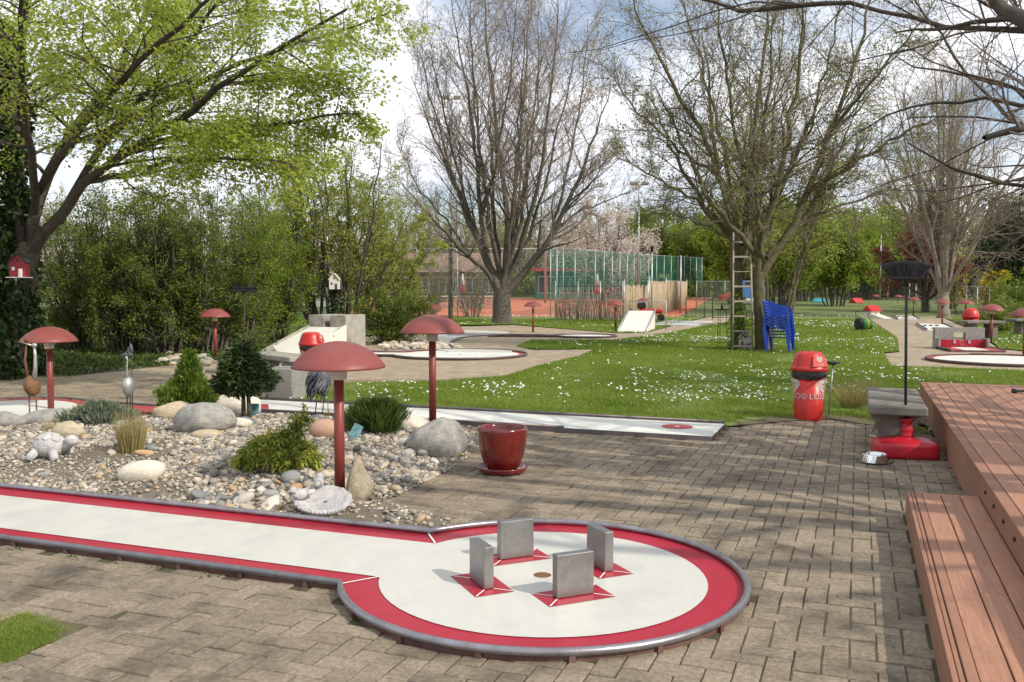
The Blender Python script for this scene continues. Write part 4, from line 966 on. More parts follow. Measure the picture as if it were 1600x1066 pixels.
# four steel blocks round the hole, each on a red field with white mitre lines
HB = .235
labs = ['steel block at the front of the four round the hole, nearest the camera', 'steel block at the right rear of the four, narrow end lit',
        'steel block at the back left of the four, broad face toward the camera', 'steel block at the left of the four, standing edge-on']
for i, a in enumerate((-45, 45, 135, 225)):
    ar = R(a); bx, by = .385 * math.cos(ar), .385 * math.sin(ar) + 0.0
    px_, py_ = LANE[0] + bx * UX + by * VX, LANE[1] + bx * UY + by * VY
    rzb = -A + ar + math.pi / 2
    b = thing('steel_block', labs[i], 'obstacle block', (px_, py_, .0355), rzb, 'steel blocks round the hole')
    MB().box((0, 0, HB / 2), (.226, .058, HB), bev=.003).build('block', M_['steel'], b)
    f = MB().poly([(-.20, -.115), (.20, -.115), (.20, .115), (-.20, .115)], -.0025); f.build('red_field', M_['red'], b, fix=False)
    for sx in (-1, 1):
        for sy in (-1, 1): MB().poly(flat_strip((sx * .113, sy * .029), (sx * .196, sy * .111), .008, -.0005)).build('mitre_line', M_['line'], b, fix=False)

# middle lane: straight, white, flush end with a red target
mid = thing('minigolf_lane', 'long white straight lane between the gravel bed and the lawn', 'minigolf lane', (2.45, 10.6, 0), -A)
MB().prism([(-7.3, -.54), (-7.3, .54), (0, .54), (0, -.54)], -.03, .036).build('lane_base', M_['lanebase'], mid)
MB().poly([(-7.29, -.535), (-.005, -.535), (-.005, .535), (-7.29, .535)], .0405).build('playing_surface', M_['white2'], mid, fix=False)
MB().tube([(-7.3, .56, .062), (-.02, .56, .062)], .017, 8).build('rail', M_['rail'], mid)
MB().tube([(-7.3, -.555, .062), (-1.75, -.555, .062)], .017, 8).build('rail', M_['rail'], mid)
MB().prof([(-.57, -.02), (-.57, .05), (-.545, .05), (-.545, -.02)], 'x', -7.3, -.0).build('kerb', M_['rail'], mid)
MB().prof([(.54, -.02), (.54, .05), (.575, .05), (.575, -.02)], 'x', -7.3, -.0).build('kerb', M_['rail'], mid)
cx_, cy_ = at(1058, 667, .04); q = Vector((cx_ - 2.45, cy_ - 10.6)); lx, ly = q.x * UX + q.y * UY, q.x * VX + q.y * VY
cir = lambda r, z, n=32: [(lx + r * math.cos(2 * math.pi * k / n), ly + r * math.sin(2 * math.pi * k / n), z) for k in range(n)]
MB().poly(cir(.19, .0435)).build('target_ring', M_['red2'], mid, fix=False)
MB().poly(cir(.032, .0460)).build('target_centre', M_['white2'], mid, fix=False)
cx_, cy_ = at(905, 648, .04); q = Vector((cx_ - 2.45, cy_ - 10.6)); sx, sy = q.x * UX + q.y * UY, q.x * VX + q.y * VY
MB().poly([(sx - .16, sy - .13), (sx + .16, sy - .13), (sx + .16, sy + .13), (sx - .16, sy + .13)], .0435).build('red_mark', M_['red2'], mid, fix=False)
MB().poly([(-6.75, -.5), (-6.0, -.5), (-6.45, .1), (-6.75, .1)], .0435).build('red_mark', M_['red'], mid, fix=False)

# left lane with its round end beside the two stork figures
ux_, uy_ = at(30, 643, .04)
lane('white lane with a red edge at the left behind the gravel bed', (-7.25, 12.55), -A, 9, .58, 1.25, .2, white='white2', red='red2', hole=True)
lx3, ly3 = at(190, 655, 0)
s3 = thing('minigolf_lane', 'narrow red-edged lane strip seen between the stones and the path', 'minigolf lane', (-6.0, 12.85, 0), -A)
MB().prism([(0, -.25), (2.2, -.25), (2.2, .25), (0, .25)], -.03, .036).build('lane_base', M_['lanebase'], s3)
MB().poly([(.01, -.24), (2.19, -.24), (2.19, .24), (.01, .24)], .0405).build('red_border', M_['red2'], s3, fix=False)
MB().tube([(0, .26, .062), (2.2, .26, .062)], .017, 8).build('rail', M_['rail'], s3)
# round lane behind the lawn
cx_, cy_ = at(718, 553, .04)
lane('pale lane with a wide round end on the paving beyond the lawn', (cx_, cy_), R(-4), 6.0, .7, 1.75, .2, white='white2', red='red2', rr=.025)
cx_, cy_ = at(915, 524.5, .04)
lane('far white lane ending in a small round near the white ramp', (cx_, cy_), R(-6), 5.0, .45, 1.12, .13, white='white2', red='red2', rr=.025, hole=False)
# white U-shaped lane left of it
u = thing('minigolf_lane', 'white U-shaped concrete lane curving round bare paving', 'minigolf lane', (0, 0, 0))
ua = [at(*p, .05) for p in ((668, 515), (730, 516), (795, 518), (792, 523), (745, 525), (718, 528), (705, 533), (702, 538), (708, 543), (745, 545), (800, 547), (800, 550), (700, 549), (676, 545), (668, 530))]
MB().prism(ua, -.02, .05).build('playing_surface', M_['white'], u)
MB().tube([(*at(*p, .07), .07) for p in ((795, 523), (745, 525), (718, 528), (705, 533), (702, 538), (708, 543))], .03, 8).build('rail', M_['rail'], u)
# right-hand lane with the concrete goal wall
cx_, cy_ = at(1572, 562, .04)
rl = lane('white and red lane at the right in front of the concrete wall with a hole', (cx_, cy_), R(-A * 57.3 + 176), 3.0, .62, 1.75, .18, white='white2', red='red2', rr=.022, hole=False)
gx_, gy_ = at(1500, 545, .0)
gw = thing('goal_wall', 'concrete wall with square opening and red board in front at the right', 'obstacle', (gx_ + .12, gy_ + .35, 0), -R(10))
wb = MB()
for c_, d_ in (((-.42, .0, .3), (.52, .22, .60)), ((.42, 0, .3), (.52, .22, .60)), ((0, 0, .12), (.32, .218, .24)), ((0, 0, .53), (.32, .218, .14))): wb.box(c_, d_)
wb.build('wall', M_['conc2'], gw)
for sx in (-1, 1): MB().box((sx * .66, -.28, .15), (.06, .5, .30), bev=.005).build('cheek', M_['conc'], gw)
for x_, w_ in ((-.345, .56), (.345, .56)): MB().box((x_, -.30, .13), (w_, .05, .26), bev=.004).build('red_board', M_['red'], gw)
MB().prof([(-.33, .0), (-.33, .16), (-.12, .235), (-.12, .0)], 'x', -.06, .06).build('chute', M_['red2'], gw)
for sx in (-.2, .2): MB().box((sx, -.335, .2), (.06, .02, .10)).build('hinge', M_['galv'], gw)
rl2 = thing('minigolf_lane', 'grey-white straight lane with rails running up to the goal wall', 'minigolf lane', (gx_ + .0, gy_ - .3, 0), -R(10))
MB().prism([(-.7, -1.1), (.7, -1.1), (.7, .3), (-.7, .3)], -.03, .036).build('lane_base', M_['lanebase'], rl2)
MB().poly([(-.69, -1.09), (.69, -1.09), (.69, .29), (-.69, .29)], .041).build('red_border', M_['red2'], rl2, fix=False)
MB().poly([(-.32, -1.08), (.32, -1.08), (.32, .28), (-.32, .28)], .0455).build('playing_surface', M_['white2'], rl2, fix=False)
for sx in (-.71, .71): MB().tube([(sx, -1.1, .065), (sx, .3, .065)], .022, 8).build('rail', M_['rail'], rl2)
for (u0, v0, L_, w_, lab) in ((1462, 512, 7.5, .6, 'grey lane with dark rails on the path behind the goal wall'), (1415, 497, 7, .55, 'far grey lane on the right path below the cluster of lamps'), (1450, 488, 7, .6, 'farthest grey lane at the end of the right path')):
    x_, y_ = at(u0, v0); t = thing('minigolf_lane', lab, 'minigolf lane', (x_, y_, 0), -A)
    MB().prism([(-w_, -L_ / 2), (w_, -L_ / 2), (w_, L_ / 2), (-w_, L_ / 2)], -.02, .05).build('playing_surface', M_['white2'], t)
    for sx in (-1, 1): MB().tube([(sx * w_, -L_ / 2, .08), (sx * w_, L_ / 2, .08)], .03, 6).build('rail', M_['rail'], t)
    MB().box((0, -L_ * .3, .056), (.7, .9, .008)).build('red_mark', M_['red2'], t)
    for q in range(3): MB().box((-w_ + .2 + q * .25, L_ * .1, .07), (.12, .5, .035)).build('baffle', M_['dark'], t)

# white jump ramp in the distance
x_, y_ = at(987, 519.5)
t = thing('jump_ramp', 'white jump ramp on the far paving right of the lamps', 'ramp', (x_, y_, 0), -R(16))
MB().prof([(0, 0), (3.0, .80), (3.0, .0)], 'x', -.56, .56).build('ramp_board', M_['paint'], t)
for sx in (-.58, .58): MB().tube([(sx, .05, .06), (sx, 3.0, .86)], .025, 6).build('rail', M_['galv'], t)
m = MB().tube([(-.6, 3.3, 0), (-.6, 3.3, 1.2), (1.0, 3.3, 1.2), (1.0, 3.3, 0)], .03, 6); m.build('catch_frame', M_['galv'], t)
x_, y_ = at(1062, 506)
t = thing('minigolf_lane', 'grey landing lane behind the white jump ramp', 'minigolf lane', (x_, y_, 0), -R(20)); MB().prism([(-1.2, -3), (1.2, -3), (1.2, 3), (-1.2, 3)], -.02, .05).build('playing_surface', M_['white2'], t)
x_, y_ = at(1008, 502)
t = thing('low_cart', 'small red seat-like cart with dark frame behind the white ramp', 'cart', (x_ + .3, y_, 0)); MB().box((0, 0, .55), (1.3, .5, .25), bev=.08).build('seat', M_['binred'], t); MB().box((-.5, 0, .85), (.45, .4, .35), bev=.06).build('backrest', M_['black'], t)
for sx in (-.5, .5): MB().lathe([(.2, -.08), (.2, .08)], 14, (0, 0, 0)).build('wheel', M_['black'], t, loc=(sx, -.3, .2), rot=(math.pi / 2, 0, 0))

# ------------------------------------------------------------ mushroom lamps
def lamp(u, v, lab, gzf=0.0, xy=None):
    x, y = xy if xy else at(u, v, gzf)
    t = thing('garden_lamp', lab, 'garden lamp', (x, y, gzf - .03), rng.uniform(0, 6), 'red mushroom lamps')
    MB().lathe([(.043, 0), (.041, .99)], 14).build('pole', M_['polered'], t)
    MB().lathe([(.062, .965), (.066, .975), (.066, 1.10), (.05, 1.12)], 16).build('collar', M_['collar'], t)
    pr = []; a_, h_ = .375, .20; Rs = (a_ * a_ + h_ * h_) / (2 * h_)
    for k in range(13):
        th = math.asin(a_ / Rs) * (1 - k / 12); pr.append((Rs * math.sin(th), 1.075 + Rs * math.cos(th) - (Rs - h_)))
    inn = [(r * .98, z - .012) for r, z in pr][::-1]
    MB().lathe([(1e-7, pr[-1][1] - .012)] + inn[1:] + [(pr[0][0], pr[0][1] - .014)] + pr[:-1] + [(1e-7, pr[-1][1])], 40).build('lamp_shade', M_['lampred'], t)
    return t
zl = .10
x_, y_ = at(531, 762, zl); lamp(0, 0, 'largest red mushroom lamp, nearest, in the gravel beside the bird bath', gz(x_, y_), (x_, y_))
lamp(0, 0, 'red mushroom lamp standing behind the big grey boulder', .17, (-.925, 10.45))
lamp(80, 648, 'red mushroom lamp at the left behind the rusty stork figure', -.06)
lamp(337, 561, 'single red mushroom lamp in front of the dark hedge')
lamp(674, 531, 'red mushroom lamp half hidden above the nearer shade by the evergreen bush')
lamp(833, 519, 'red mushroom lamp on the verge in front of the large bare tree')
lamp(962, 514, 'red mushroom lamp just left of the white jump ramp')
lamp(1006, 499, 'small red mushroom lamp right behind the white jump ramp')
lamp(1548, 536, 'red mushroom lamp beside the concrete goal wall')
lamp(1600, 558, 'red mushroom lamp cut off by the right edge')
lamp(1508, 509, 'red mushroom lamp behind the goal wall, right of the pale trunk')
lamp(1472, 507, 'red mushroom lamp behind the goal wall, left of the pale trunk')
lamp(1440, 490, 'far red mushroom lamp under the coppery tree, rightmost of the cluster')
lamp(1427, 494, 'far red mushroom lamp in the cluster, right beside the broom handle')
lamp(1415, 486, 'far red mushroom lamp in the cluster, second from the left')
lamp(1403, 482, 'far red mushroom lamp in the cluster, leftmost, behind the broom handle')
lamp(1368, 480, 'farthest red mushroom lamp beyond the red-roofed obstacle')

# ------------------------------------------------------------ gravel bed: boulders, plants, figures
def rock(lab, u, v, size, m, seed, rough=.13, flat=0, pointy=0, rot=(0, 0, 0), zf=.6, group='boulders in the gravel bed', name='boulder'):
    x, y = at(u, v, .1); z = gz(x, y)
    me = rockmesh('boulder', seed, 4, rough, flat, pointy); o = link(name, me, M_[m]); o.scale = size; o.location = (x, y + size[1] * .6, z + size[2] * zf); o.rotation_euler = rot
    return tag(o, lab, 'boulder', group)
rock('big rounded grey boulder in the middle of the gravel bed', 313, 688, (.34, .26, .20), 'greyrock', 201, .08, zf=.55)
rock('big grey boulder at the foot of the second red lamp', 681, 702, (.30, .25, .245), 'greyrock', 202, .12, 4, zf=.62)
rock('white rock beside the little dark conifer', 366, 650, (.34, .22, .17), 'whiterock', 203, .1, 2, zf=.5)
rock('yellowish boulder behind the big rounded grey boulder', 268, 664, (.24, .2, .13), 'ochrerock', 204, .1, 1, zf=.5)
rock('upright pointed sandstone beside the nearest lamp pole', 556, 768, (.155, .11, .25), 'sandrock', 205, .1, 7, .62, zf=.45)
rock('smooth reddish oval boulder behind the nearest lamp pole', 505, 697, (.165, .13, .115), 'pinkrock', 206, .04, zf=.7)
rock('smooth cream oblong stone in front of the straw grass', 217, 745, (.20, .11, .105), 'whiterock', 207, .06, rot=(0, -.12, .15), zf=.7)
rock('pale yellowish boulder behind the stone turtle', 104, 697, (.17, .13, .11), 'ochrerock', 208, .07, 1, zf=.6)
rock('flat pale boulder at the left behind the turtle', 78, 668, (.40, .26, .14), 'greyrock', 209, .08, 3, zf=.4)
rock('grey slab-like stone at the far left edge of the bed', 8, 678, (.22, .18, .12), 'greyrock', 210, .1, 2, zf=.5)
rock('small grey-white stone right of the big rounded boulder', 370, 680, (.15, .10, .07), 'whiterock', 211, .1, 1, zf=.5)
rock('cream stone partly buried in front of the rounded boulder', 320, 696, (.17, .11, .065), 'ochrerock', 212, .07, zf=.3)
rock('white stone behind the mugo pine, left of the grey boulder', 648, 672, (.17, .12, .09), 'whiterock', 213, .1, 2, zf=.5)

def clump(name, label, cat, loc, prof, n, size, m, seed, mode='up', wd=.4, trunk=None, ys=1.0):
    """needle or spray clump: prof gives (height, radius) pairs; sprays sit in the volume, denser at the skin"""
    r = np.random.default_rng(seed); t = thing(name, label, cat, loc)
    hs_ = np.array([p[0] for p in prof]); rs_ = np.array([p[1] for p in prof])
    zz = r.uniform(hs_[0], hs_[-1], n * 4); rr_ = np.interp(zz, hs_, rs_); keep = r.random(len(zz)) < (rr_ / rs_.max()) ** 1.2 + .03; zz = zz[keep][:n]; rr_ = rr_[keep][:n]; n = len(zz)
    a = r.uniform(0, 6.28, n); lob = 1 + .24 * np.sin(a * 3 + zz * 9 + seed) + .16 * np.sin(a * 7 - zz * 15); q = rr_ * lob * np.sqrt(r.uniform(.15, 1, n))
    pos = np.column_stack([q * np.cos(a), q * np.sin(a) * ys, zz]); o_ = np.column_stack([np.cos(a), np.sin(a), np.zeros(n)])
    if mode == 'up': D = o_ * .55 + np.array([0, 0, 1.0]) + r.normal(size=(n, 3)) * .28
    elif mode == 'droop': D = o_ * 1.0 + np.array([0, 0, -.9]) * (q / rs_.max())[:, None] + np.array([0, 0, .35]) + r.normal(size=(n, 3)) * .25
    else: D = o_ + r.normal(size=(n, 3)) * .4
    M = frames(D, r) * (size * r.uniform(.55, 1.25, n))[:, None, None] * np.array([wd, 1, wd])[None, None, :]
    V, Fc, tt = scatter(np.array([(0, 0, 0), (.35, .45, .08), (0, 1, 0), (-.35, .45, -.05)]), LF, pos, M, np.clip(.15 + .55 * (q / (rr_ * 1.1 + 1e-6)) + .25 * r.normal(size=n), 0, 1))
    link('foliage', mesh_np('foliage', V, Fc, tt), M_[m], t)
    if trunk:
        b = MB()
        for dx, dy in trunk[2]: b.tube([(dx, dy, -.05), (dx * .7, dy, trunk[0] * .5), (dx * .2, 0, trunk[0])], [trunk[1], trunk[1] * .8, trunk[1] * .5], 8)
        b.build('trunk', M_['bark'], t)
    return t
def gl(u, v, h=.12):
    x, y = at(u, v, h); return (x, y, gz(x, y) - .01)
l_ = gl(297, 645)
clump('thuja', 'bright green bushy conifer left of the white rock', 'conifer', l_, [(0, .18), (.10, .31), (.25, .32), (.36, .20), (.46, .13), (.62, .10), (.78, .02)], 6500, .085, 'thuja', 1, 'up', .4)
l_ = gl(381, 664)
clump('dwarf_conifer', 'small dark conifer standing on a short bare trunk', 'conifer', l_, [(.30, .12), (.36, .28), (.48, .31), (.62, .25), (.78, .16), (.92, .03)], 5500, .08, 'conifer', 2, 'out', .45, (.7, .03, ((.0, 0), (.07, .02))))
l_ = gl(435, 735)
NARROW = LEAF * np.array([.5, 1, 1])
def arching(name, label, cat, loc, n, rad_, h, m, seed, lf, size):
    r = np.random.default_rng(seed); t = thing(name, label, cat, loc); pl = []
    for q in range(n):
        a = r.uniform(0, 6.28); f = math.sqrt(r.uniform(.02, 1)); e = rad_ * f * r.uniform(.8, 1.1); hh_ = h * (1.05 - .62 * f) * r.uniform(.8, 1.1); c, s = math.cos(a), math.sin(a)
        pl.append([(c * .03, s * .03, 0, .009), (c * e * .35, s * e * .35, hh_ * .8, .006), (c * e * .7, s * e * .7, hh_, .004), (c * e, s * e, max(.02, hh_ * .55), .002)])
    pl += [[(0, 0, 0, .012), (.10, .06, h * .7, .009), (.16, .06, h * 1.15, .006), (.22, .05, h * 1.25, .003)]] * 2
    b0 = init_paths(pl, 9, .008); b1 = grow(b0, 12, (25, 60), .30, .6, 5, (.25, .97), .10, -.10, 1, .4, .3, r, rmin=.0015)
    V, Fc, _ = merge([tubes(b0, 4), tubes(b1, 3)]); link('stems', mesh_np('stems', V, Fc, smooth=True), M_['bark'], t)
    link('foliage', mesh_np('foliage', *merge([leaves(b1, lf, size, r, .010, .05, .0, .55, NARROW), leaves(b0, lf // 3, size, r, .010, .05, .3, .55, NARROW)])), M_[m], t)
arching('golden_conifer', 'golden arching conifer spilling over the gravel', 'conifer', l_, 64, .40, .36, 'golden', 3, 15000, .065)
l_ = gl(587, 682)
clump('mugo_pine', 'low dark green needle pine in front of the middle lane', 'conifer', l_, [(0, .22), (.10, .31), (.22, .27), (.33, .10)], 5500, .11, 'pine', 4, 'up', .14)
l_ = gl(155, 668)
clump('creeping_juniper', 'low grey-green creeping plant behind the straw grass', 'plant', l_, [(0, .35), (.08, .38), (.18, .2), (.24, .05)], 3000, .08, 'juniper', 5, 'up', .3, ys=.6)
def tuft(label, loc, n, h, rad_, m, seed, spread=.2, name='grass_tuft'):
    r = np.random.default_rng(seed); a = r.uniform(0, 6.28, n); q = rad_ * np.sqrt(r.random(n)); D = np.column_stack([np.cos(a) * q / rad_ * spread, np.sin(a) * q / rad_ * spread, np.ones(n)]) + r.normal(size=(n, 3)) * .06
    M = frames(D, r) * np.stack([np.full(n, .006), h * r.uniform(.5, 1.1, n), np.full(n, .006)], -1)[:, None, :]
    V, Fc, tt = scatter(BLADE, LF, np.column_stack([q * np.cos(a), q * np.sin(a), np.zeros(n)]), M, r.random(n))
    o = link(name, mesh_np(name, V, Fc, tt), M_[m]); o.location = loc; return tag(o, label, 'grass tuft')
tuft('dry straw-coloured grass tuft in the middle of the gravel', gl(205, 712), 420, .38, .10, 'straw', 1, .22)
tuft('few dry grass stalks arching at the edge of the left lane', gl(145, 655), 26, .42, .10, 'straw', 2, .7)
tuft('tiny straw tuft behind the stone turtle', gl(80, 681), 60, .16, .04, 'straw', 3, .5)
tuft('dry thin stalks beside the nearest lamp pole', gl(522, 655), 30, .3, .12, 'straw', 4, .3)
tuft('pale ornamental grass behind the bench', (4.9, 12.9, 0), 420, .5, .12, 'straw', 5, .8)
tuft('small green-red plant behind the deck corner', (7.0, 14.6, 0), 260, .35, .14, 'sparse', 6, .9)
tuft('dry grass clump at the lawn edge beside the bench top', (5.3, 13.3, 0), 260, .42, .10, 'straw', 7, .8)
# yellow dandelion at the gravel edge
x_, y_ = at(722, 711, .05); t = thing('dandelion', 'single yellow flower at the edge of the gravel bed', 'flower', (x_, y_, 0)); MB().lathe([(.02, .05), (.03, .06), (.0, .068)], 12).build('flower_head', M_['yellow'], t); MB().tube([(0, 0, 0), (0, 0, .05)], .004, 6).build('stem', M_['green'], t)

# plant cards
for (u, v, lab, rx) in ((557, 694, 'plant label card leaning at the mugo pine', -.5), (399, 658, 'green plant label card under the little dark conifer', .3)):
    x, y = at(u, v, .12); c = thing('plant_card', lab, 'plant label', (x, y - .02, gz(x, y))); MB().box((0, 0, .085), (.10, .004, .15), ry=.45 if rx < 0 else 0, rx=-.3).build('card', M_['card'], c); MB().box((0, 0, .0), (.012, .004, .10)).build('stake', M_['white'], c)

# stone turtle
x, y = at(72, 716, .12); t = thing('stone_turtle', 'white stone turtle ornament looking right', 'ornament', (x, y + .08, gz(x, y) - .01), R(-8))
m = MB().ball((0, 0, .13), (.165, .13, .115), 22, 12); m.build('shell', M_['turtle'], t)
sc = MB()
for (cx2, cy2) in ((-.07, -.06), (.02, -.075), (.1, -.05), (-.02, 0), (.06, 0), (-.1, .02), (0, .07)):
    d = Vector((cx2 / .165, cy2 / .13)); zz_ = .13 + .115 * math.sqrt(max(0, 1 - d.length_squared)); nrm_ = Vector((cx2 / .165 ** 2, cy2 / .13 ** 2, (zz_ - .13) / .115 ** 2)).normalized()
    sc.lathe([(.044, -.004), (.040, .006), (.02, .010), (0, .011)], 6, (cx2, cy2, zz_), False, nrm_.to_track_quat('Z', 'X').to_matrix())
sc.build('scutes', M_['turtle'], t)
MB().tube([(.15, 0, .11), (.19, -.005, .15), (.215, -.01, .175)], [.05, .045, .05], 12).ball((.228, -.012, .185), (.068, .055, .055), 16, 10).build('head', M_['turtle'], t)
for s in (-1, 1): MB().ball((.262, -.012 + s * .037, .20), .008, 8, 6).build('eye', M_['black'], t)
for sx, sy in ((.1, -.1), (-.1, -.1), (.1, .1), (-.1, .1)): MB().tube([(sx * .8, sy * .8, .09), (sx * 1.2, sy * 1.15, .045), (sx * 1.35, sy * 1.25, .012)], [.045, .04, .042], 10).build('leg', M_['turtle'], t)
# bird bath
x, y = at(500, 787, .09); t = thing('bird_bath', 'white stone bird bath with two birds on its rim', 'bird bath', (x, y + .10, gz(x, y)), R(15))
MB().lathe([(.10, -.02), (.17, .03), (.215, .085), (.205, .105), (.175, .098), (.12, .06), (.0, .05)], 30, M=Matrix.Rotation(R(16), 3, 'X')).build('bowl', M_['turtle'], t)
m = MB()
for k in range(44):
    a = 2 * math.pi * k / 44; p = Matrix.Rotation(R(16), 3, 'X') @ Vector((.205 * math.cos(a), .205 * math.sin(a), .09)); m.ball(p, (.018 + .005 * math.sin(k * 2.7), .017, .014 + .006 * math.sin(k * 1.7)), 8, 5)
m.build('rim', M_['turtle'], t)
for (bx, by, bz, ra, lab2) in ((-.17, -.02, .135, 200, 0), (-.02, .15, .185, 80, 0)):
    b = MB(); M3 = Matrix.Rotation(R(ra), 3, 'Z'); b.ball((0, 0, 0), (.065, .042, .042), 14, 9, M3); b.ball(M3 @ Vector((.052, 0, .035)), .03, 12, 8); b.tube([M3 @ Vector((.075, 0, .035)), M3 @ Vector((.1, 0, .03))], [.01, .002], 6); b.tube([M3 @ Vector((-.05, 0, .0)), M3 @ Vector((-.12, 0, .012))], [.03, .016], 8)
    b.build('bird', M_['turtle'], t, loc=(bx, by, bz))
# steel crane figure
x, y = at(202, 656, .1); z = gz(x, y); t = thing('crane_figure', 'slim silver crane figure standing on thin legs in the gravel', 'garden figure', (x, y, z), R(-20))
for sx in (-.035, .035): MB().tube([(sx, 0, -.03), (sx * .8, 0, .2), (sx * .7, 0, .36)], .009, 8).build('leg', M_['dark'], t)
MB().ball((0, 0, .43), (.066, .085, .125), 16, 12).build('body', M_['silver'], t)
MB().tube([(0, 0, .52), (.004, -.02, .58), (-.008, -.01, .68), (-.005, 0, .76), (-.015, -.01, .81)], [.013, .011, .009, .009, .012], 8).build('neck', M_['silver'], t)
MB().ball((-.03, 0, .825), (.04, .025, .024), 12, 8).tube([(-.05, 0, .828), (-.14, -.01, .80)], [.012, .003], 6).tube([(.0, 0, .84), (.012, 0, .92)], [.012, .004], 6).build('head', M_['feather'], t)
# rusty stork with a dark head
x, y = at(69, 662, .08); z = gz(x, y); t = thing('stork_figure', 'rusty stork figure with long neck in front of the left lamp', 'garden figure', (x, y - .25, z), R(-15))
for sx in (-.045, .055): MB().tube([(sx, 0, -.03), (sx, 0, .46)], .009, 8).build('leg', M_['rust'], t)
MB().ball((0, 0, .54), (.085, .10, .125), 14, 10, Matrix.Rotation(R(-12), 3, 'Y')).build('body', M_['rust'], t)
MB().tube([(.03, 0, .6), (.055, 0, .75), (.06, 0, .9), (.05, 0, 1.0)], [.035, .022, .018, .014], 10).build('neck', M_['silver'], t)
MB().ball((.05, 0, 1.02), (.035, .03, .03), 10, 8).tube([(.02, -.01, 1.02), (-.11, -.03, 1.06)], [.014, .004], 6).build('head', M_['silver'], t)
MB().tube([(-.05, 0, .6), (-.09, 0, .85), (-.05, -.01, 1.03), (-.09, -.01, 1.12)], [.02, .013, .011, .006], 8).ball((-.04, -.02, 1.08), (.035, .02, .03), 8, 6).build('second_neck', M_['rust'], t)
# grey-black heron beside the lamp
x, y = at(498, 655, .1); z = gz(x, y); t = thing('heron_figure', 'black and silver feathered bird figure behind the nearest lamp pole', 'garden figure', (x, y, z), R(10))
for sx in (-.03, .055): MB().tube([(sx - .02, 0, -.03), (sx + .02, 0, .35)], .007, 8).build('leg', M_['dark'], t)
MB().ball((.03, 0, .50), (.13, .10, .13), 16, 10, Matrix.Rotation(R(-30), 3, 'Y')).build('body', M_['feather'], t)
fe = MB(); rf = random.Random(5)
for k in range(130):
    a = rf.uniform(-3.1, 3.1); h = rf.uniform(.40, .64); x0_ = .03 - .13 * math.cos(a) * rf.uniform(.5, 1); y0_ = .11 * math.sin(a) * rf.choice((-1, 1)); l = rf.uniform(.1, .2)
    fe.tube([(x0_, y0_, h), (x0_ - l * .35, y0_ * 1.1, h - l * .55), (x0_ - l * .45, y0_ * 1.1, h - l)], [.010, .014, .002], 4)
fe.build('feathers', M_['feather'], t)
MB().tube([(.10, 0, .58), (.15, 0, .70), (.12, 0, .80), (.14, 0, .86)], [.035, .022, .02, .02], 8).build('neck', M_['silver'], t)
MB().ball((.15, 0, .88), (.035, .025, .025), 10, 8).tube([(.17, 0, .88), (.28, 0, .86)], [.012, .003], 6).build('head', M_['feather'], t)
# small blue-grey bird ornament on a stake
x, y = at(196, 648, .05); t = thing('bird_stake', 'blue-grey bird ornament on a thin stake above the crane figure', 'garden figure', (x - .05, y + .35, 0))
MB().tube([(0, 0, 0), (0, 0, .80)], .006, 6).build('stake', M_['dark'], t)
MB().ball((-.03, 0, .83), (.055, .04, .05), 12, 8).tube([(.0, 0, .85), (.0, 0, .93), (-.01, 0, .97)], [.035, .02, .012], 8).tube([(-.07, 0, .82), (-.15, 0, .81)], [.03, .006], 6).build('body', M_['feather'], t)

# red glazed pot with saucer
x, y = at(785, 738); t = thing('glazed_pot', 'empty dark red glazed flower pot on a saucer', 'flower pot', (x, y, .003))
MB().lathe([(.13, .03), (.165, .06), (.20, .16), (.226, .29), (.232, .37), (.236, .405), (.230, .425), (.214, .427), (.205, .40), (.198, .30), (.17, .14), (0, .12)], 44).build('pot', M_['glaze'], t)
MB().lathe([(.19, .0), (.215, .012), (.24, .055), (.232, .062), (.205, .03), (0, .024)], 44).build('saucer', M_['glaze'], t)

# ------------------------------------------------------------ bins, bench, broom, bowl, chairs, deck
def text_geo(body, size):
    cu = bpy.data.curves.new('lettering', 'FONT'); cu.body = body; cu.size = size; cu.align_x = 'CENTER'; cu.resolution_u = 2
    ob = bpy.data.objects.new('lettering_tmp', cu); COL.objects.link(ob)
    me = bpy.data.meshes.new_from_object(ob.evaluated_get(bpy.context.evaluated_depsgraph_get()))
    bpy.data.objects.remove(ob); return me
def wrap(me, rad, a0, z0, tilt=0.0):
    for v in me.vertices:
        x, y = v.co.x, v.co.y; r = rad + tilt * y; a = a0 + x / rad; v.co = (r * math.cos(a), r * math.sin(a), z0 + y)
    return me
def heart_strip(b, s, wd, fn):
    for k in (1.0, .55):
        p = []
        for i in range(33):
            t = 2 * math.pi * i / 32; hx = 16 * math.sin(t) ** 3 / 17; hy = (13 * math.cos(t) - 5 * math.cos(2 * t) - 2 * math.cos(3 * t) - math.cos(4 * t)) / 17
            if k < 1 and (i < 3 or 13 < i < 19): p.append(None); continue
            p.append((hx * s * k, hy * s * k + (0 if k == 1 else .12 * s)))
        for i in range(32):
            if p[i] is None or p[i + 1] is None: continue
            d = Vector((p[i + 1][0] - p[i][0], p[i + 1][1] - p[i][1])); n_ = Vector((-d.y, d.x)).normalized() * wd / 2
            b.add([fn(p[i][0] + n_.x, p[i][1] + n_.y), fn(p[i][0] - n_.x, p[i][1] - n_.y), fn(p[i + 1][0] - n_.x, p[i + 1][1] - n_.y), fn(p[i + 1][0] + n_.x, p[i + 1][1] + n_.y)], [(0, 1, 2, 3)])
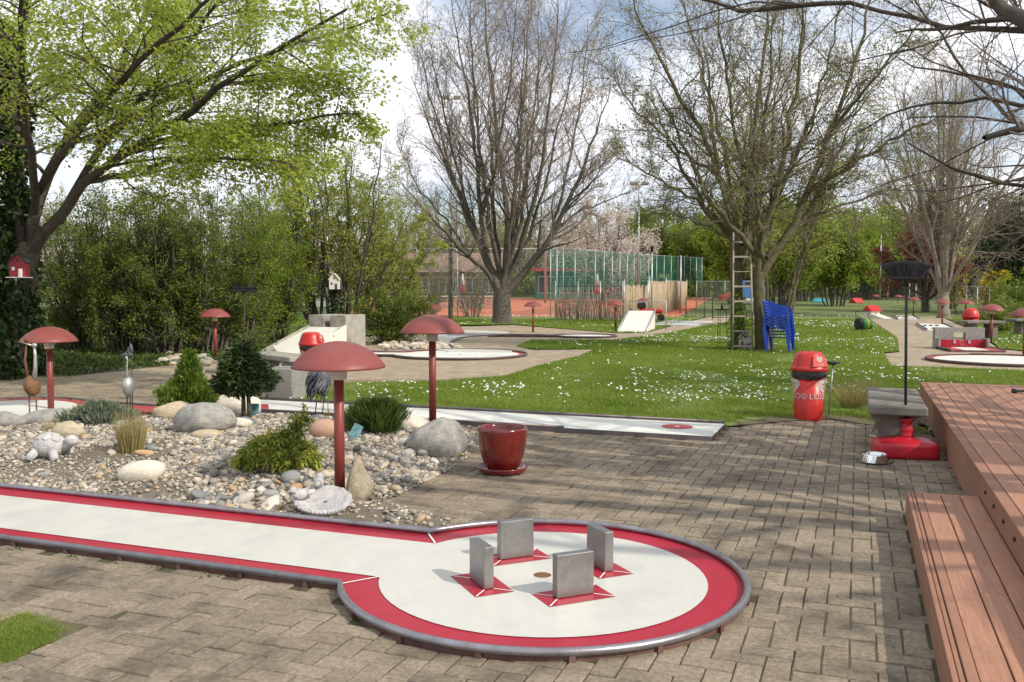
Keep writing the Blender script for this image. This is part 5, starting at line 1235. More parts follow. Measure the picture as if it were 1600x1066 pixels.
def bin_(lab, x, y, rz):
    t = thing('litter_bin', lab, 'litter bin', (x, y, .0), rz, 'red litter bins')
    rb = lambda z: .178 + .035 * z / .6
    MB().lathe([(.176, 0), (.178, .01), (.213, .60), (.205, .60), (.17, .03), (0, .03)], 36).build('body', M_['binred'], t)
    bg_ = MB(); n_ = 40; vs_ = []
    for z_, r_, wv_ in ((.655, .216, 0), (.62, .223, .003), (.57, .219, .004)):
        for k in range(n_):
            a = 2 * math.pi * k / n_; vs_.append(((r_ + wv_ * math.sin(k * 2.3)) * math.cos(a), (r_ + wv_ * math.sin(k * 3.1)) * math.sin(a), z_ - (.035 * max(0, math.sin(a + 2.4)) + .006 * math.sin(k * 1.9) if z_ < .6 else 0)))
    bg_.add(vs_, [(i_ * n_ + k, i_ * n_ + (k + 1) % n_, i_ * n_ + n_ + (k + 1) % n_, i_ * n_ + n_ + k) for i_ in range(2) for k in range(n_)], True); bg_.build('bin_bag', M_['bag'], t)
    MB().lathe([(.219, .64), (.238, .642), (.240, .685), (.228, .695), (.220, .72), (.204, .78), (.178, .845), (.158, .875), (.12, .893), (0, .90)], 36).build('lid', M_['binred'], t)
    # swing flap: a flat sloping panel set into the dome
    tilt = math.atan2(.178 - .222, .85 - .71)
    fm = Matrix.Translation((.197, 0, .777)) @ Matrix.Rotation(-(-tilt), 4, 'Y')
    fr = MB(); ol = [(-.115, -.075), (.115, -.075), (.105, .0), (.085, .07), (-.085, .07), (-.105, .0)]
    vs_ = [fm @ Vector((d, a_, b_)) for d in (-.02, .010) for a_, b_ in ol]; k6 = len(ol)
    fr.add(vs_, [tuple(range(k6, 2 * k6))] + [(i_, (i_ + 1) % k6, k6 + (i_ + 1) % k6, k6 + i_) for i_ in range(k6)]); fr.build('flap', M_['binred'], t)
    fn = lambda a_, b_: fm @ Vector((.0125, a_, b_)); h_ = MB(); heart_strip(h_, .042, .013, lambda a_, b_: fn(a_, b_ + .022)); h_.build('heart_logo', M_['white'], t)
    me = text_geo('LUSSO', .036)
    for v in me.vertices: v.co = fn(v.co.x, v.co.y - .058)
    link('lettering', me, M_['white'], t)
    for a0 in (R(20), R(-100), R(140)):
        me = wrap(text_geo('LUSSO\u00ae', .11), .2035, a0, .285, .06); link('lettering', me, M_['white'], t)
        h_ = MB(); heart_strip(h_, .092, .030, lambda a_, b_: ((rb(.46 + b_) + .0025) * math.cos(a0 + a_ / .205), (rb(.46 + b_) + .0025) * math.sin(a0 + a_ / .205), .46 + b_)); h_.build('heart_logo', M_['white'], t)
    return t
x, y = at(1263, 655); bin_('red litter bin with black bag and white lettering at the lawn edge', x, y, R(-70))
x, y = at(487, 592); bin_('red litter bin half hidden behind the nearest lamp shade', x, y, R(-15))

# ash stand beside the bin
x, y = at(1292, 650); t = thing('ash_stand', 'thin metal post with a flat round top beside the red bin', 'ash stand', (x + .02, y, 0))
MB().tube([(0, 0, 0), (.05, 0, .70)], .010, 8).build('post', M_['galv'], t); MB().lathe([(.02, .69), (.085, .705), (.095, .725), (.085, .735), (0, .74)], 24, (.05, 0, 0)).build('tray', M_['dark'], t)

# concrete benches
def bench(lab, x, y, rz, Lb, mtop, mleg):
    t = thing('stone_bench', lab, 'bench', (x, y, 0), rz); H = .52
    MB().box((0, 0, H - .045), (.56, Lb, .09), bev=.014).build('seat', M_[mtop], t)
    for sy in (-1, 1):
        o_ = [(-.27, H - .09), (-.235, H - .16), (-.185, .30), (-.17, .2), (-.19, .1), (-.225, 0), (.225, 0), (.19, .1), (.17, .2), (.185, .30), (.235, H - .16), (.27, H - .09)]
        c = (.0, .2); r_ = [(-.05, .14), (-.05, .27), (.05, .27), (.05, .14)]
        k = 8; o2_ = o_[k:] + o_[:k]; loop = o2_ + [o2_[0]] + [r_[3], r_[0], r_[1], r_[2], r_[3]]
        n_ = len(loop); y0_ = sy * (Lb / 2 - .32) - .07; vs_ = [(a, y0_, b) for a, b in loop] + [(a, y0_ + .14, b) for a, b in loop]
        fs_ = [tuple(range(n_)), tuple(range(2 * n_ - 1, n_ - 1, -1))]
        fs_ += [(i_, (i_ + 1) % n_, n_ + (i_ + 1) % n_, n_ + i_) for i_ in range(n_) if i_ not in (len(o2_), n_ - 1)]
        MB().add(vs_, fs_).build('leg', M_[mleg], t)
    return t
fx, fy = at(1403, 636, .52); bench('weathered grey concrete bench beside the deck', fx + .358 * .95, fy + .934 * .95, -A, 1.9, 'concd', 'concd')
x, y = at(434, 600); bench('pale concrete bench on the left behind the little dark conifer', x, y + .3, -A + R(62), 1.7, 'conc', 'conc')

# umbrella foot and broom
x, y = at(1413, 712); ub = thing('umbrella_base', 'red plastic umbrella foot with a broom stuck in it', 'umbrella base', (x, y, .0), R(-14))
b = MB(); n_ = 40; vs_ = []
def sup(a, rx, ry, e=.30): c, s = math.cos(a), math.sin(a); return (rx * abs(c) ** e * (1 if c > 0 else -1), ry * abs(s) ** e * (1 if s > 0 else -1))
prf = [(0, .94), (.015, .985), (.05, 1.0), (.12, 1.0), (.14, .985), (.152, .945), (.168, .80), (.185, .5), (.196, .2)]
for z_, k_ in prf:
    for i_ in range(n_): q = sup(2 * math.pi * i_ / n_, .31 * k_, .235 * k_); vs_.append((q[0], q[1], z_))
b.add(vs_, [(j_ * n_ + i_, j_ * n_ + (i_ + 1) % n_, j_ * n_ + n_ + (i_ + 1) % n_, j_ * n_ + n_ + i_) for j_ in range(len(prf) - 1) for i_ in range(n_)], True); b.f += [tuple(range(n_ - 1, -1, -1)), tuple((len(prf) - 1) * n_ + i_ for i_ in range(n_))]; b.sm += [False, False]
b.build('foot', M_['basered'], ub)
MB().lathe([(.065, .18), (.062, .22), (.055, .235), (.062, .26), (.062, .275), (.05, .30), (.05, .345), (.058, .355), (.058, .385), (.05, .39), (.028, .39), (.028, .2)], 24, (.02, .03, 0)).build('neck', M_['basered'], ub)
br = thing('broom', 'black broom standing upside down in the red umbrella foot', 'broom', (x + .02, y + .03, .2), R(-4))
MB().tube([(0, 0, -.02), (-.015, 0, .8), (-.03, 0, 1.60)], .0145, 10).build('handle', M_['black'], br)
MB().box((-.03, 0, 1.625), (.33, .075, .045), bev=.01).build('head', M_['black'], br); MB().lathe([(.022, 1.55), (.03, 1.60), (.03, 1.61)], 12, (-.03, 0, 0)).build('socket', M_['black'], br)
nb = 2600; bx = rng.uniform(-1, 1, nb); by = rng.uniform(-1, 1, nb); D = np.column_stack([bx * .8 + rng.normal(0, .06, nb), by * .4 + rng.normal(0, .08, nb), np.ones(nb)])
V, Fc, _ = scatter(BLADE, LF, np.column_stack([-.03 + bx * .155, by * .032, np.full(nb, 1.64)]), frames(D) * np.stack([np.full(nb, .0045), .15 * rng.uniform(.9, 1.1, nb), np.full(nb, .004)], -1)[:, None, :])
o = link('bristles', mesh_np('bristles', V, Fc), M_['feather'], br); o['kind'] = 'stuff'
# second upturned broom on the left
x2, y2 = at(382, 600); br2 = thing('broom', 'dark upturned broom standing behind the left concrete blocks', 'broom', (x2, y2, 0))
MB().tube([(-.03, 0, 0), (.03, 0, 1.66)], .013, 8).build('handle', M_['dark'], br2); MB().box((.04, 0, 1.69), (.46, .08, .05), bev=.01).build('head', M_['black'], br2); MB().box((.04, 0, 1.735), (.45, .07, .04), bev=.01).build('bristles', M_['black'], br2)
# steel bowl
x, y = at(1366, 722); t = thing('dog_bowl', 'shiny steel dog bowl on the paving by the umbrella foot', 'bowl', (x, y, .002)); MB().lathe([(.158, 0), (.160, .006), (.118, .075), (.120, .083), (.112, .085), (.104, .07), (.09, .02), (0, .016)], 40).build('bowl', M_['chrome'], t); MB().lathe([(.162, .0), (.165, .006), (.158, .012)], 40).build('rim', M_['black'], t)

# stack of blue garden chairs
def chair_mesh_parts():
    P_ = {}
    s = MB(); n_ = 9
    # seat: dished sheet with rounded front
    vs_ = []
    for j_ in range(5):
        for i_ in range(n_):
            a = -1 + 2 * i_ / (n_ - 1); d = -.21 + .42 * j_ / 4; z_ = .42 - .018 * (1 - a * a) - (.02 if j_ == 4 else 0); vs_.append((a * (.225 - .012 * j_ * (0 if j_ > 2 else 1)), d, z_))
    k = len(vs_); vs_ += [(q[0], q[1], q[2] - .012) for q in vs_]
    fs_ = [(j_ * n_ + i_, j_ * n_ + i_ + 1, j_ * n_ + n_ + i_ + 1, j_ * n_ + n_ + i_) for j_ in range(4) for i_ in range(n_ - 1)]; fs_ += [tuple(k + q for q in f[::-1]) for f in fs_]
    s.add(vs_, fs_, True); P_['seat'] = s.mesh('seat')
    s = MB(); vs_ = []; m_ = 6
    for j_ in range(m_):
        f = j_ / (m_ - 1); z_ = .41 + .42 * f; d = -.20 - .10 * f
        for i_ in range(n_):
            a = -1 + 2 * i_ / (n_ - 1); wd_ = .235 + .015 * math.sin(f * 3); vs_.append((a * wd_, d - .045 * (1 - a * a), z_ - (.05 * a * a if j_ == m_ - 1 else 0)))
    k = len(vs_); vs_ += [(q[0], q[1] - .012, q[2]) for q in vs_]
    fs_ = [(j_ * n_ + i_, j_ * n_ + i_ + 1, j_ * n_ + n_ + i_ + 1, j_ * n_ + n_ + i_) for j_ in range(m_ - 1) for i_ in range(n_ - 1)]; fs_ += [tuple(k + q for q in f[::-1]) for f in fs_]
    top = [(m_ - 1) * n_ + i_ for i_ in range(n_)]; fs_ += [(top[i_], top[i_ + 1], k + top[i_ + 1], k + top[i_]) for i_ in range(n_ - 1)]
    s.add(vs_, fs_, True); P_['backrest'] = s.mesh('backrest')
    for sx in (-1, 1):
        P_['leg', sx, 1] = MB().prof([(sx * .19, .41), (sx * .245, .41), (sx * .275, 0), (sx * .235, 0)], 'y', .19, .235).mesh('leg')
        P_['leg', sx, -1] = MB().prof([(sx * .19, .41), (sx * .245, .41), (sx * .265, 0), (sx * .225, 0)], 'y', -.29, -.245).mesh('leg')
        P_['armrest', sx] = MB().prof([(-.30, .82), (-.18, .755), (-.04, .70), (.10, .665), (.20, .635), (.24, .59), (.235, .40), (.205, .40), (.20, .585), (.09, .622), (-.05, .652), (-.19, .705), (-.30, .77)], 'x', sx * .245, sx * .275).mesh('armrest')
    return P_
cp = chair_mesh_parts()
x, y = at(1221, 551); nch = 8
sname = ['lowest', 'second from the bottom', 'third from the bottom', 'fourth from the bottom', 'fourth from the top', 'third from the top', 'second from the top', 'topmost']
first = thing('garden_chair', 'tmp', 'chair', (x, y, 0), R(-118), 'stacked blue garden chairs')
for k, me in cp.items(): link(k if isinstance(k, str) else k[0], me, M_['blue'], first)
first.scale = (1.22, 1.22, 1.0)
for q in range(nch):
    c = first if q == 0 else copy_tree(first); c['label'] = 'blue plastic garden chair, %s of the stack' % sname[q]
    d_ = -.012 * q; c.location = (x + d_ * math.cos(R(-20)), y + d_ * math.sin(R(-20)), .002 + q * .084)

# deck: boards along V, step in front
M_['gap'] = M_['black']
dk = thing('deck', 'raised terracotta coloured plank deck along the right edge', 'deck', (deck_o[0], deck_o[1], 0), -A)
hU, hL = .37, .185; xU = .50; yT = 6.885; yB = -6.2
bw, gp_ = .142, .007
def board(parent, x0_, x1_, y0_, y1_, z1_, th=.026, m='deck', name='board'):
    L_ = y1_ - y0_; o_ = MB().box((0, 0, 0), (x1_ - x0_, L_, th), bev=.003).build(name, M_[m], parent, loc=((x0_ + x1_) / 2 + 0, (y0_ + y1_) / 2, z1_ - th / 2 + random.gauss(0, .0006))); return o_
rb_ = random.Random(3)
board(dk, xU - .02, xU + .055, yB, yT, hU + .002, .03, 'deckside', 'edge_trim')
board(dk, xU + .06, 4.4, yT - .12, yT, hU, .026, 'deck', 'border_board')
for k in range(26):
    x0_ = xU + .062 + k * (bw + gp_); y_ = yT - .128; first_ = True
    while y_ > yB:
        L_ = (rb_.choice((1.9, 2.6, 3.2)) if first_ else 3.0); first_ = False; y0_ = max(yB, y_ - L_); board(dk, x0_, x0_ + bw, y0_ + .003, y_, hU); y_ = y0_
for (a_, b_) in ((yT - 1.95, yT), (yT - 3.95, yT - 1.955), (yT - 6.0, yT - 3.955), (-1.5, yT - 6.005), (-3.6, -1.505), (-6, -3.605)):
    MB().box((xU - .006, (a_ + b_) / 2, .175), (.022, b_ - a_, .335), bev=.003).build('fascia_board', M_['deckside'], dk)
MB().box((2.4, yT - .012, .175), (3.7, .022, .335)).build('fascia_board', M_['deckside'], dk)
MB().box((2.3, .3, .12), (3.5, 12.9, .22)).build('substructure', M_['darkwood'], dk)
for q in range(6): MB().lathe([(.014, 0), (.014, .008), (.008, .012)], 12).build('mounting_bolt', M_['dark'], dk, loc=(xU - .018, -.35 - q * .42, .29), rot=(0, -math.pi / 2, 0))
st_ = thing('deck_step', 'lower plank step in front of the raised deck', 'deck step', (deck_o[0], deck_o[1], 0), -A)
board(st_, -.004, .020, yB, 0, hL, .03, 'deckside', 'edge_trim'); board(st_, .024, .046, yB, 0, hL - .006, .03, 'deckside', 'edge_trim'); board(st_, .05, .095, yB, 0, hL, .03, 'deckside', 'edge_trim')
board(st_, .098, .478, -.05, -.004, hL, .026, 'deck', 'border_board')
for k, cuts in enumerate(((-.053, -3.1, -6.2), (-.053, -2.35, -4.8, -6.2), (-.053, -.95, -3.9, -6.2))):
    x0_ = .098 + k * .128
    for a_, b_ in zip(cuts[:-1], cuts[1:]): board(st_, x0_, x0_ + .121, b_ + .003, a_, hL)
MB().box((0, -3.1, .078), (.022, 6.19, .150), bev=.002).build('fascia_board', M_['deckside'], st_)
MB().box((.24, -.012, .078), (.44, .02, .150), bev=.002).build('fascia_board', M_['deckside'], st_)
MB().box((.24, -3.1, .07), (.42, 6.1, .12)).build('substructure', M_['darkwood'], st_)
x, y = at(1594, 611, hU + .03); t = thing('black_rod', 'short black rod with a knob lying on the deck at the right edge', 'rod', (x, y, hU + .03)); MB().tube([(-.10, 0, 0), (-.05, 0, 0), (-.049, 0, 0), (.5, .05, 0)], [.03, .03, .016, .016], 10).build('rod', M_['black'], t)

# ladder against the bare tree, bird houses, wire plant stand
x, y = at(1157, 548); t = thing('wooden_ladder', 'weathered wooden ladder standing against the bare tree', 'ladder', (x, y - .25, 0), R(-3))
for sx in (-1, 1): MB().tube([(sx * .27, 0, -.02), (sx * .235, .35, 3.35)], .026, 8).build('side_rail', M_['wood'], t)
for q in range(8): f = (q + .35) / 8; w_ = .27 - .035 * f; MB().box((0, .35 * f, 3.3 * f), (w_ * 2, .035, .05 if q != 5 else .022)).build('rung', M_['wood'], t)
def birdhouse(lab, loc, rz, wm, rm, s=1.0, tray=None, white='line'):
    t = thing('birdhouse', lab, 'birdhouse', loc, rz); w_, h_, d_ = .20 * s, .19 * s, .18 * s
    MB().prof([(-w_ / 2, 0), (w_ / 2, 0), (w_ / 2, h_), (0, h_ + .12 * s), (-w_ / 2, h_)], 'y', -d_ / 2, d_ / 2).build('house', wm, t)
    for sg in (-1, 1):
        a_ = math.atan2(.12 * s, w_ / 2); MB().box((sg * w_ * .29, 0, h_ + .062 * s), (.165 * s, d_ + .06 * s, .014 * s), ry=sg * a_).build('roof', rm, t)
    MB().box((.035 * s, -d_ / 2 - .004, .055 * s), (.05 * s, .008, .11 * s)).build('door', M_[white], t); MB().box((-.05 * s, -d_ / 2 - .004, .11 * s), (.035 * s, .008, .045 * s)).build('window', M_[white], t)
    MB().lathe([(.018 * s, 0), (.018 * s, .008)], 12).build('entrance_hole', M_['black'], t, loc=(.0, -d_ / 2 - .001, h_ + .03 * s), rot=(math.pi / 2, 0, 0))
    MB().box((0, -.02 * s, -.008), (w_ + .05 * s, d_ + .10 * s, .016)).build('floor_board', M_[white] if tray else wm, t)
    return t
p = W(31, 433, 16.4); birdhouse('little red house-shaped birdhouse on the ivy-covered trunk', p, R(12), mat('birdhouse_red', (.32, .02, .03), .6), M_['dark'], 1.35, 1)
p = W(523, 452, 29.0); birdhouse('white birdhouse with a gabled roof among the young trees', p, R(5), M_['paint'], M_['paint'], 1.6, 1, 'glass'); b = thing('birdhouse_post', 'ivy-grown post carrying the white birdhouse', 'post', (p[0], p[1] + .12, 0)); MB().tube([(0, 0, -.1), (0, 0, p[2] + .02)], .09, 8).build('post', M_['barkd'], b)
ni = 700; zz = rng.uniform(0, p[2], ni); aa = rng.uniform(0, 6.28, ni); V, Fc, tt = scatter(LEAF, LF, np.column_stack([(.2 * rng.random(ni) + .08) * np.cos(aa), .22 * np.sin(aa), zz]), rand_rot(ni) * .12, rng.random(ni)); link('ivy', mesh_np('ivy', V, Fc, tt), M_['ivy'], b)
x, y = at(1157, 546); birdhouse('small white birdhouse standing on the grass at the foot of the ladder', (x, y - .45, .015), R(-10), M_['turtle'], M_['turtle'], 1.75, 1, 'concd')
x, y = at(1127, 547); t = thing('plant_stand', 'tall thin wire plant stand left of the ladder', 'plant stand', (x, y, 0))
for a_ in (0, 2.1, 4.2): MB().tube([(.17 * math.cos(a_), .17 * math.sin(a_), 0), (.13 * math.cos(a_), .13 * math.sin(a_), 1.15)], .008, 6).build('leg', M_['dark'], t)
MB().lathe([(.19, 1.13), (.20, 1.15), (.19, 1.165)], 18).build('tray', M_['dark'], t); MB().tube([(0, 0, 1.15), (0, 0, 1.32)], .03, 8).build('candle_holder', M_['dark'], t)
n_ = 900; zz = rng.uniform(0, 1.7, n_); x, y = at(1150, 547); V, Fc, tt = scatter(LEAF, LF, np.column_stack([rng.normal(0, .17, n_) - .05, rng.normal(0, .1, n_), zz * rng.random(n_) ** .4]), rand_rot(n_) * .085, rng.random(n_)); tag(link('climbing_plant', mesh_np('climbing_plant', V, Fc, tt), M_['shrubl'], None, (x + .1, y - .2, 0)), 'light green climber growing up the foot of the ladder', 'plant')

# concrete obstacle with the ramp on the left
x, y = at(525, 546); ob = thing('ramp_obstacle', 'big concrete box with a slot and a white ramp leading up to it', 'obstacle', (x, y + .5, 0), -A)
for sx, wd_ in ((-.42, .52), (.30, .52)): MB().box((sx, 0, .49), (wd_, 1.1, .98), bev=.012).build('concrete_block', M_['conc'], ob)
MB().box((-.06, .2, .40), (.2, .7, .80)).build('slot_back', M_['concd'], ob); MB().box((-.06, -.2, .35), (.198, .2, .7)).build('slot_plate', M_['red'], ob)
MB().box((.44, -.552, .28), (.1, .006, .12)).build('small_hatch', M_['rust'], ob)
MB().prof([(-2.9, 0), (-.56, .64), (-.56, 0)], 'x', -.62, .52).build('ramp_board', M_['paint'], ob)
for sx in (-.66, .56): MB().prof([(-2.9, .0), (-2.9, .06), (-.56, .70), (-.56, 0)], 'x', sx - .03, sx + .03).build('ramp_side', M_['conc'] if sx < 0 else M_['paint'], ob)
MB().tube([(.56, -.9, .62), (.56, -1.2, .53), (.60, -1.25, .40)], .02, 6).build('handle', M_['galv'], ob)
x, y = at(447, 624); t = thing('concrete_block', 'exposed aggregate concrete block at the start of the middle lane', 'block', (x, y + .2, 0), -A); MB().box((0, 0, .24), (.46, .5, .48), bev=.012).build('block', M_['conc2'], t); MB().box((.0, -.05, .485), (.4, .12, .02)).build('plate', M_['galv'], t)
x, y = at(372, 628); t = thing('concrete_trough', 'long dark concrete wall piece behind the little dark conifer', 'block', (x, y + .15, 0), -A); MB().box((0, 0, .22), (.62, .4, .44), bev=.015).box((-.1, .1, .46), (.75, .7, .06), bev=.01).build('wall', M_['concd'], t)
x, y = at(408, 600); t = thing('lane_marker', 'white slanting board behind the little dark conifer', 'board', (x, y + .4, .42), -A); MB().box((0, 0, .12), (.42, .03, .06), ry=-.6, bev=.004).build('board', M_['white'], t); MB().tube([(-.1, 0, -.42), (-.1, 0, .08)], .02, 6).build('post', M_['galv'], t)
# stones round the path lamps in the back
me_ = rockmesh('pile', 300, 2, .1)
for nm, (u, v, du, dv, n, lab) in dict(a=(300, 566, 45, 6, 80, 'pale rubble round the single lamp at the hedge'), b=(640, 541, 60, 6, 90, 'pale rubble below the evergreen bush'), c=(690, 543, 22, 4, 30, 'pale rubble beside the round lane beyond the lawn')).items():
    q = np.array([at(u + rng.normal(0, du * .5), v + rng.normal(0, dv * .5)) for _ in range(n)]); s_ = rng.uniform(.05, .14, n); Rm = rand_rot(n)
    V, Fc, tt = scatter(ico, icf, np.column_stack([q, s_ * .5]), Rm * s_[:, None, None] * np.array([1.2, .9, .7])[None, :, None], np.clip(rng.normal(.62, .2, n), 0, 1)); tag(link('rubble', mesh_np('rubble', V, Fc, tt), M_['pebble']), lab, 'rubble', kind='stuff')

# ------------------------------------------------------------ courts, fences and buildings in the back
ctl = [((530 - 800) / F * 57, 57), ((1060 - 800) / F * 57, 57), (22, 99), (-16, 99)]
hg = lambda y: -.06 + (0 if y < 56 else min(1.0, (y - 56) / 45) * .9)
tag(MB().poly([(px_, py_, hg(py_) + .03) for px_, py_ in ctl]).build('tennis_court', M_['clay'], None, fix=False), kind='structure')
def fence(lab, pts, H, mesh_m, step=2.5, pm='galv', pr=.035, name='mesh_fence', z0=0.0, rails=True, group=None):
    t = thing(name, lab, 'fence', (pts[0][0], pts[0][1], 0), 0, group); ox, oy = pts[0]
    for (xa, ya), (xb, yb) in zip(pts[:-1], pts[1:]):
        L_ = math.hypot(xb - xa, yb - ya); n_ = max(1, round(L_ / step)); a_ = math.atan2(yb - ya, xb - xa)
        for q in range(n_ + 1):
            f = q / n_; xx, yy = xa + (xb - xa) * f - ox, ya + (yb - ya) * f - oy; MB().tube([(xx, yy, hg(yy + oy) - .05), (xx, yy, hg(yy + oy) + H + .05)], pr, 6).build('post', M_[pm], t)
        za, zb = hg(ya), hg(yb)
        MB().add([(xa - ox, ya - oy - .04, za + z0), (xb - ox, yb - oy - .04, zb + z0), (xb - ox, yb - oy - .04, zb + H), (xa - ox, ya - oy - .04, za + H)], [(0, 1, 2, 3)]).build('net', M_[mesh_m], t, fix=False)
        if rails: MB().tube([(xa - ox, ya - oy, za + H), (xb - ox, yb - oy, zb + H)], .025, 6).build('top_rail', M_[pm], t)
    return t
X = lambda u, y: (u - 800) / F * y
fence('tall grey wire fence in front of the clay court left of the bare tree', [(X(420, 54), 54), (X(560, 54), 54), (X(870, 54), 54)], 4.2, 'wire', 3.2)
fence('tall green court netting on a row of grey posts', [(X(860, 57), 57), (X(915, 64), 64), (X(1000, 80), 80), (X(1096, 100), 100)], 4.4, 'netg', 2.6, z0=1.6, name='net_fence')
fence('wire fence at the end of the path right of the reed screen', [(X(1088, 74), 74), (X(1220, 74), 74)], 2.1, 'netd', 2.4)
fence('far wire fence along the back of the lawn', [(X(1222, 95), 95), (X(1360, 95), 95), (X(1445, 88), 88)], 1.7, 'wire', 2.6, 'wood')
fence('wire fence behind the lamps on the right', [(X(1420, 78), 78), (X(1545, 55), 55), (X(1640, 44), 44)], 1.9, 'netd', 2.6)
fence('green wire fence with white posts seen through the left hedge', [(X(60, 48), 48), (X(130, 48), 48), (X(420, 48), 48)], 3.3, 'wire', 3.0, 'paint')
fence('green windscreen netting behind the left hedge', [(X(110, 52), 52), (X(520, 56), 56)], 2.6, 'netg', 4)
def reed(lab, pts, H, step=.05):
    t = thing('reed_screen', lab, 'reed screen', (pts[0][0], pts[0][1], 0)); ox, oy = pts[0]; b = MB()
    for (xa, ya), (xb, yb) in zip(pts[:-1], pts[1:]):
        n_ = int(math.hypot(xb - xa, yb - ya) / .055); r_ = random.Random(4)
        for q in range(n_):
            f = q / n_; xx, yy = xa + (xb - xa) * f - ox, ya + (yb - ya) * f - oy; b.tube([(xx, yy, hg(ya) + .02), (xx + r_.gauss(0, .03), yy + r_.gauss(0, .02), hg(ya) + H * r_.uniform(.94, 1.04))], .045, 4)
    o_ = b.build('reeds', M_['reed'], t); o_['kind'] = 'stuff'
    for (xa, ya) in pts: MB().tube([(xa - ox, ya - oy - .08, 0), (xa - ox, ya - oy - .08, H + .3)], .04, 6).build('post', M_['galv'], t)
    return t
reed('straw-coloured reed screen right of the court windows', [(X(975, 52), 52), (X(1012, 55), 55)], 2.0)
reed('longest reed screen running back along the path', [(X(1014, 55.5), 55.5), (X(1040, 62), 62), (X(1072, 76), 76)], 2.25)
b = thing('screen_fence', 'thin brushwood screen with red court showing through', 'fence', (X(868, 51), 51, 0)); nq = 420; xs_ = rng.uniform(0, X(975, 51) - X(868, 51), nq); 
V, Fc, tt = scatter(BLADE, LF, np.column_stack([xs_, rng.normal(0, .05, nq), np.zeros(nq)]), frames(np.column_stack([rng.normal(0, .12, nq), rng.normal(0, .1, nq), np.ones(nq)])) * np.stack([np.full(nq, .035), 2.0 * rng.uniform(.5, 1.1, nq), np.full(nq, .035)], -1)[:, None, :])
o = link('brushwood', mesh_np('brushwood', V, Fc), M_['wood'], b); o['kind'] = 'stuff'
for q in range(4): MB().tube([(2.3 * q * .55, 0, 0), (2.3 * q * .55, 0, 2.2)], .035, 6).build('post', M_['galv'], b)
for q in (1.0, 1.9): MB().tube([(0, .06, q), (3.9, .06, q)], .02, 6).build('rail', M_['dark'], b)
# poles and floodlights
def pole(lab, u, y, H, r_, m, head=None, cat='pole', name='pole'):
    t = thing(name, lab, cat, (X(u, y), y, hg(y))); MB().tube([(0, 0, -.05), (0, 0, H)], [r_, r_ * .7], 8).build('mast', M_[m], t)
    if head == 'flood':
        MB().tube([(-.9, 0, H), (.9, 0, H)], .05, 6).build('crossbar', M_[m], t)
        for sx in (-.7, .3): MB().box((sx + .2, -.1, H + .16), (.62, .3, .26), rx=.3, bev=.04).build('floodlight', M_['galv'], t)
    if head == 'lantern': MB().lathe([(.05, H), (.08, H + .05), (.10, H + .28), (.16, H + .30), (.03, H + .40), (0, H + .42)], 10).build('lantern', M_['dark'], t)
    return t
pole('dark wooden utility pole in front of the large bare tree', 704, 46.5, 4.9, .13, 'concd')
pole('tall floodlight mast seen through the left half of the large bare tree', 707, 75, 17, .11, 'galv', 'flood', 'floodlight', 'floodlight_mast')
pole('tall floodlight mast seen through the right half of the large bare tree', 852, 82, 15.4, .12, 'galv', 'flood', 'floodlight', 'floodlight_mast')
pole('tall thin mast at the right end of the blossom tree', 997, 78, 10.3, .09, 'galv', 'flood', 'floodlight', 'floodlight_mast')
pole('lamp post with a dark lantern in front of the green netting', 1018, 54, 4.0, .06, 'galv', 'lantern', 'lamp post', 'lamp_post')
pole('lamp post with a dark lantern at the reed screen corner', 1063, 62, 4.0, .07, 'galv', 'lantern', 'lamp post', 'lamp_post')
pole('thin grey pole behind the broom at the end of the lawn', 1374, 90, 6.5, .08, 'galv')
pole('steel pole left of the clay court fence', 652, 53, 5.2, .05, 'galv'); pole('white pole behind the young trees', 513, 46, 6.0, .06, 'galv')
# striped closed parasols
for u, lab in ((723, 'closed red and white parasol on the left part of the court'), (933, 'closed red and white parasol on the right part of the court')):
    t = thing('closed_parasol', lab, 'parasol', (X(u, 82), 82, hg(82))); MB().tube([(0, 0, 0), (0, 0, 2.5)], .04, 6).build('pole', M_['paint'], t); MB().lathe([(.28, .9), (.30, 1.0), (.22, 1.7)], 10).build('lower_canopy', M_['red'], t); MB().lathe([(.22, 1.7), (.08, 2.6), (0, 2.75)], 10).build('upper_canopy', M_['paint'], t)
# tennis net and chairs by it
t = thing('court_net', 'white-banded net across the clay court', 'net', (X(690, 70), 70, hg(70))); MB().box((0, 0, .98), (9.0, .04, .09)).build('band', M_['paint'], t); MB().box((0, 0, .48), (9.0, .02, .92)).build('net', M_['netd'], t)
for sx in (-4.5, 4.5): MB().tube([(sx, 0, 0), (sx, 0, 1.05)], .05, 6).build('post', M_['dark'], t)
# club houses
def house(lab, u, y, w_, d_, h_, wallm, roofm, rh, fas=None, wins=5):
    t = thing('clubhouse', lab, 'building', (X(u, y), y, hg(y)))
    MB().box((0, 0, h_ / 2), (w_, d_, h_)).build('wall', M_[wallm], t)
    if rh > .3: MB().prof([(-d_ / 2 - .7, h_ - .1), (0, h_ + rh), (d_ / 2 + .7, h_ - .1)], 'x', -w_ / 2 - .6, w_ / 2 + .6).build('roof', M_[roofm], t)
    else: MB().box((0, -.4, h_ + .1), (w_ + 1, d_ + 1.4, .2)).build('roof', M_[roofm], t)
    if fas: MB().box((0, -d_ / 2 - 1.1, h_ + .02), (w_ + 1, .08, .34)).build('fascia', M_[fas], t)
    for q in range(wins):
        xx = -w_ / 2 + (q + .5) * w_ / wins; f = MB().box((xx, -d_ / 2 - .03, h_ * .48), (w_ / wins * .82, .06, h_ * .62)).build('window', M_['galv'], t)
        for s in (-1, 1): MB().box((xx + s * w_ / wins * .195, -d_ / 2 - .07, h_ * .48), (w_ / wins * .34, .03, h_ * .54)).build('pane', M_['glass'], f)
    return t
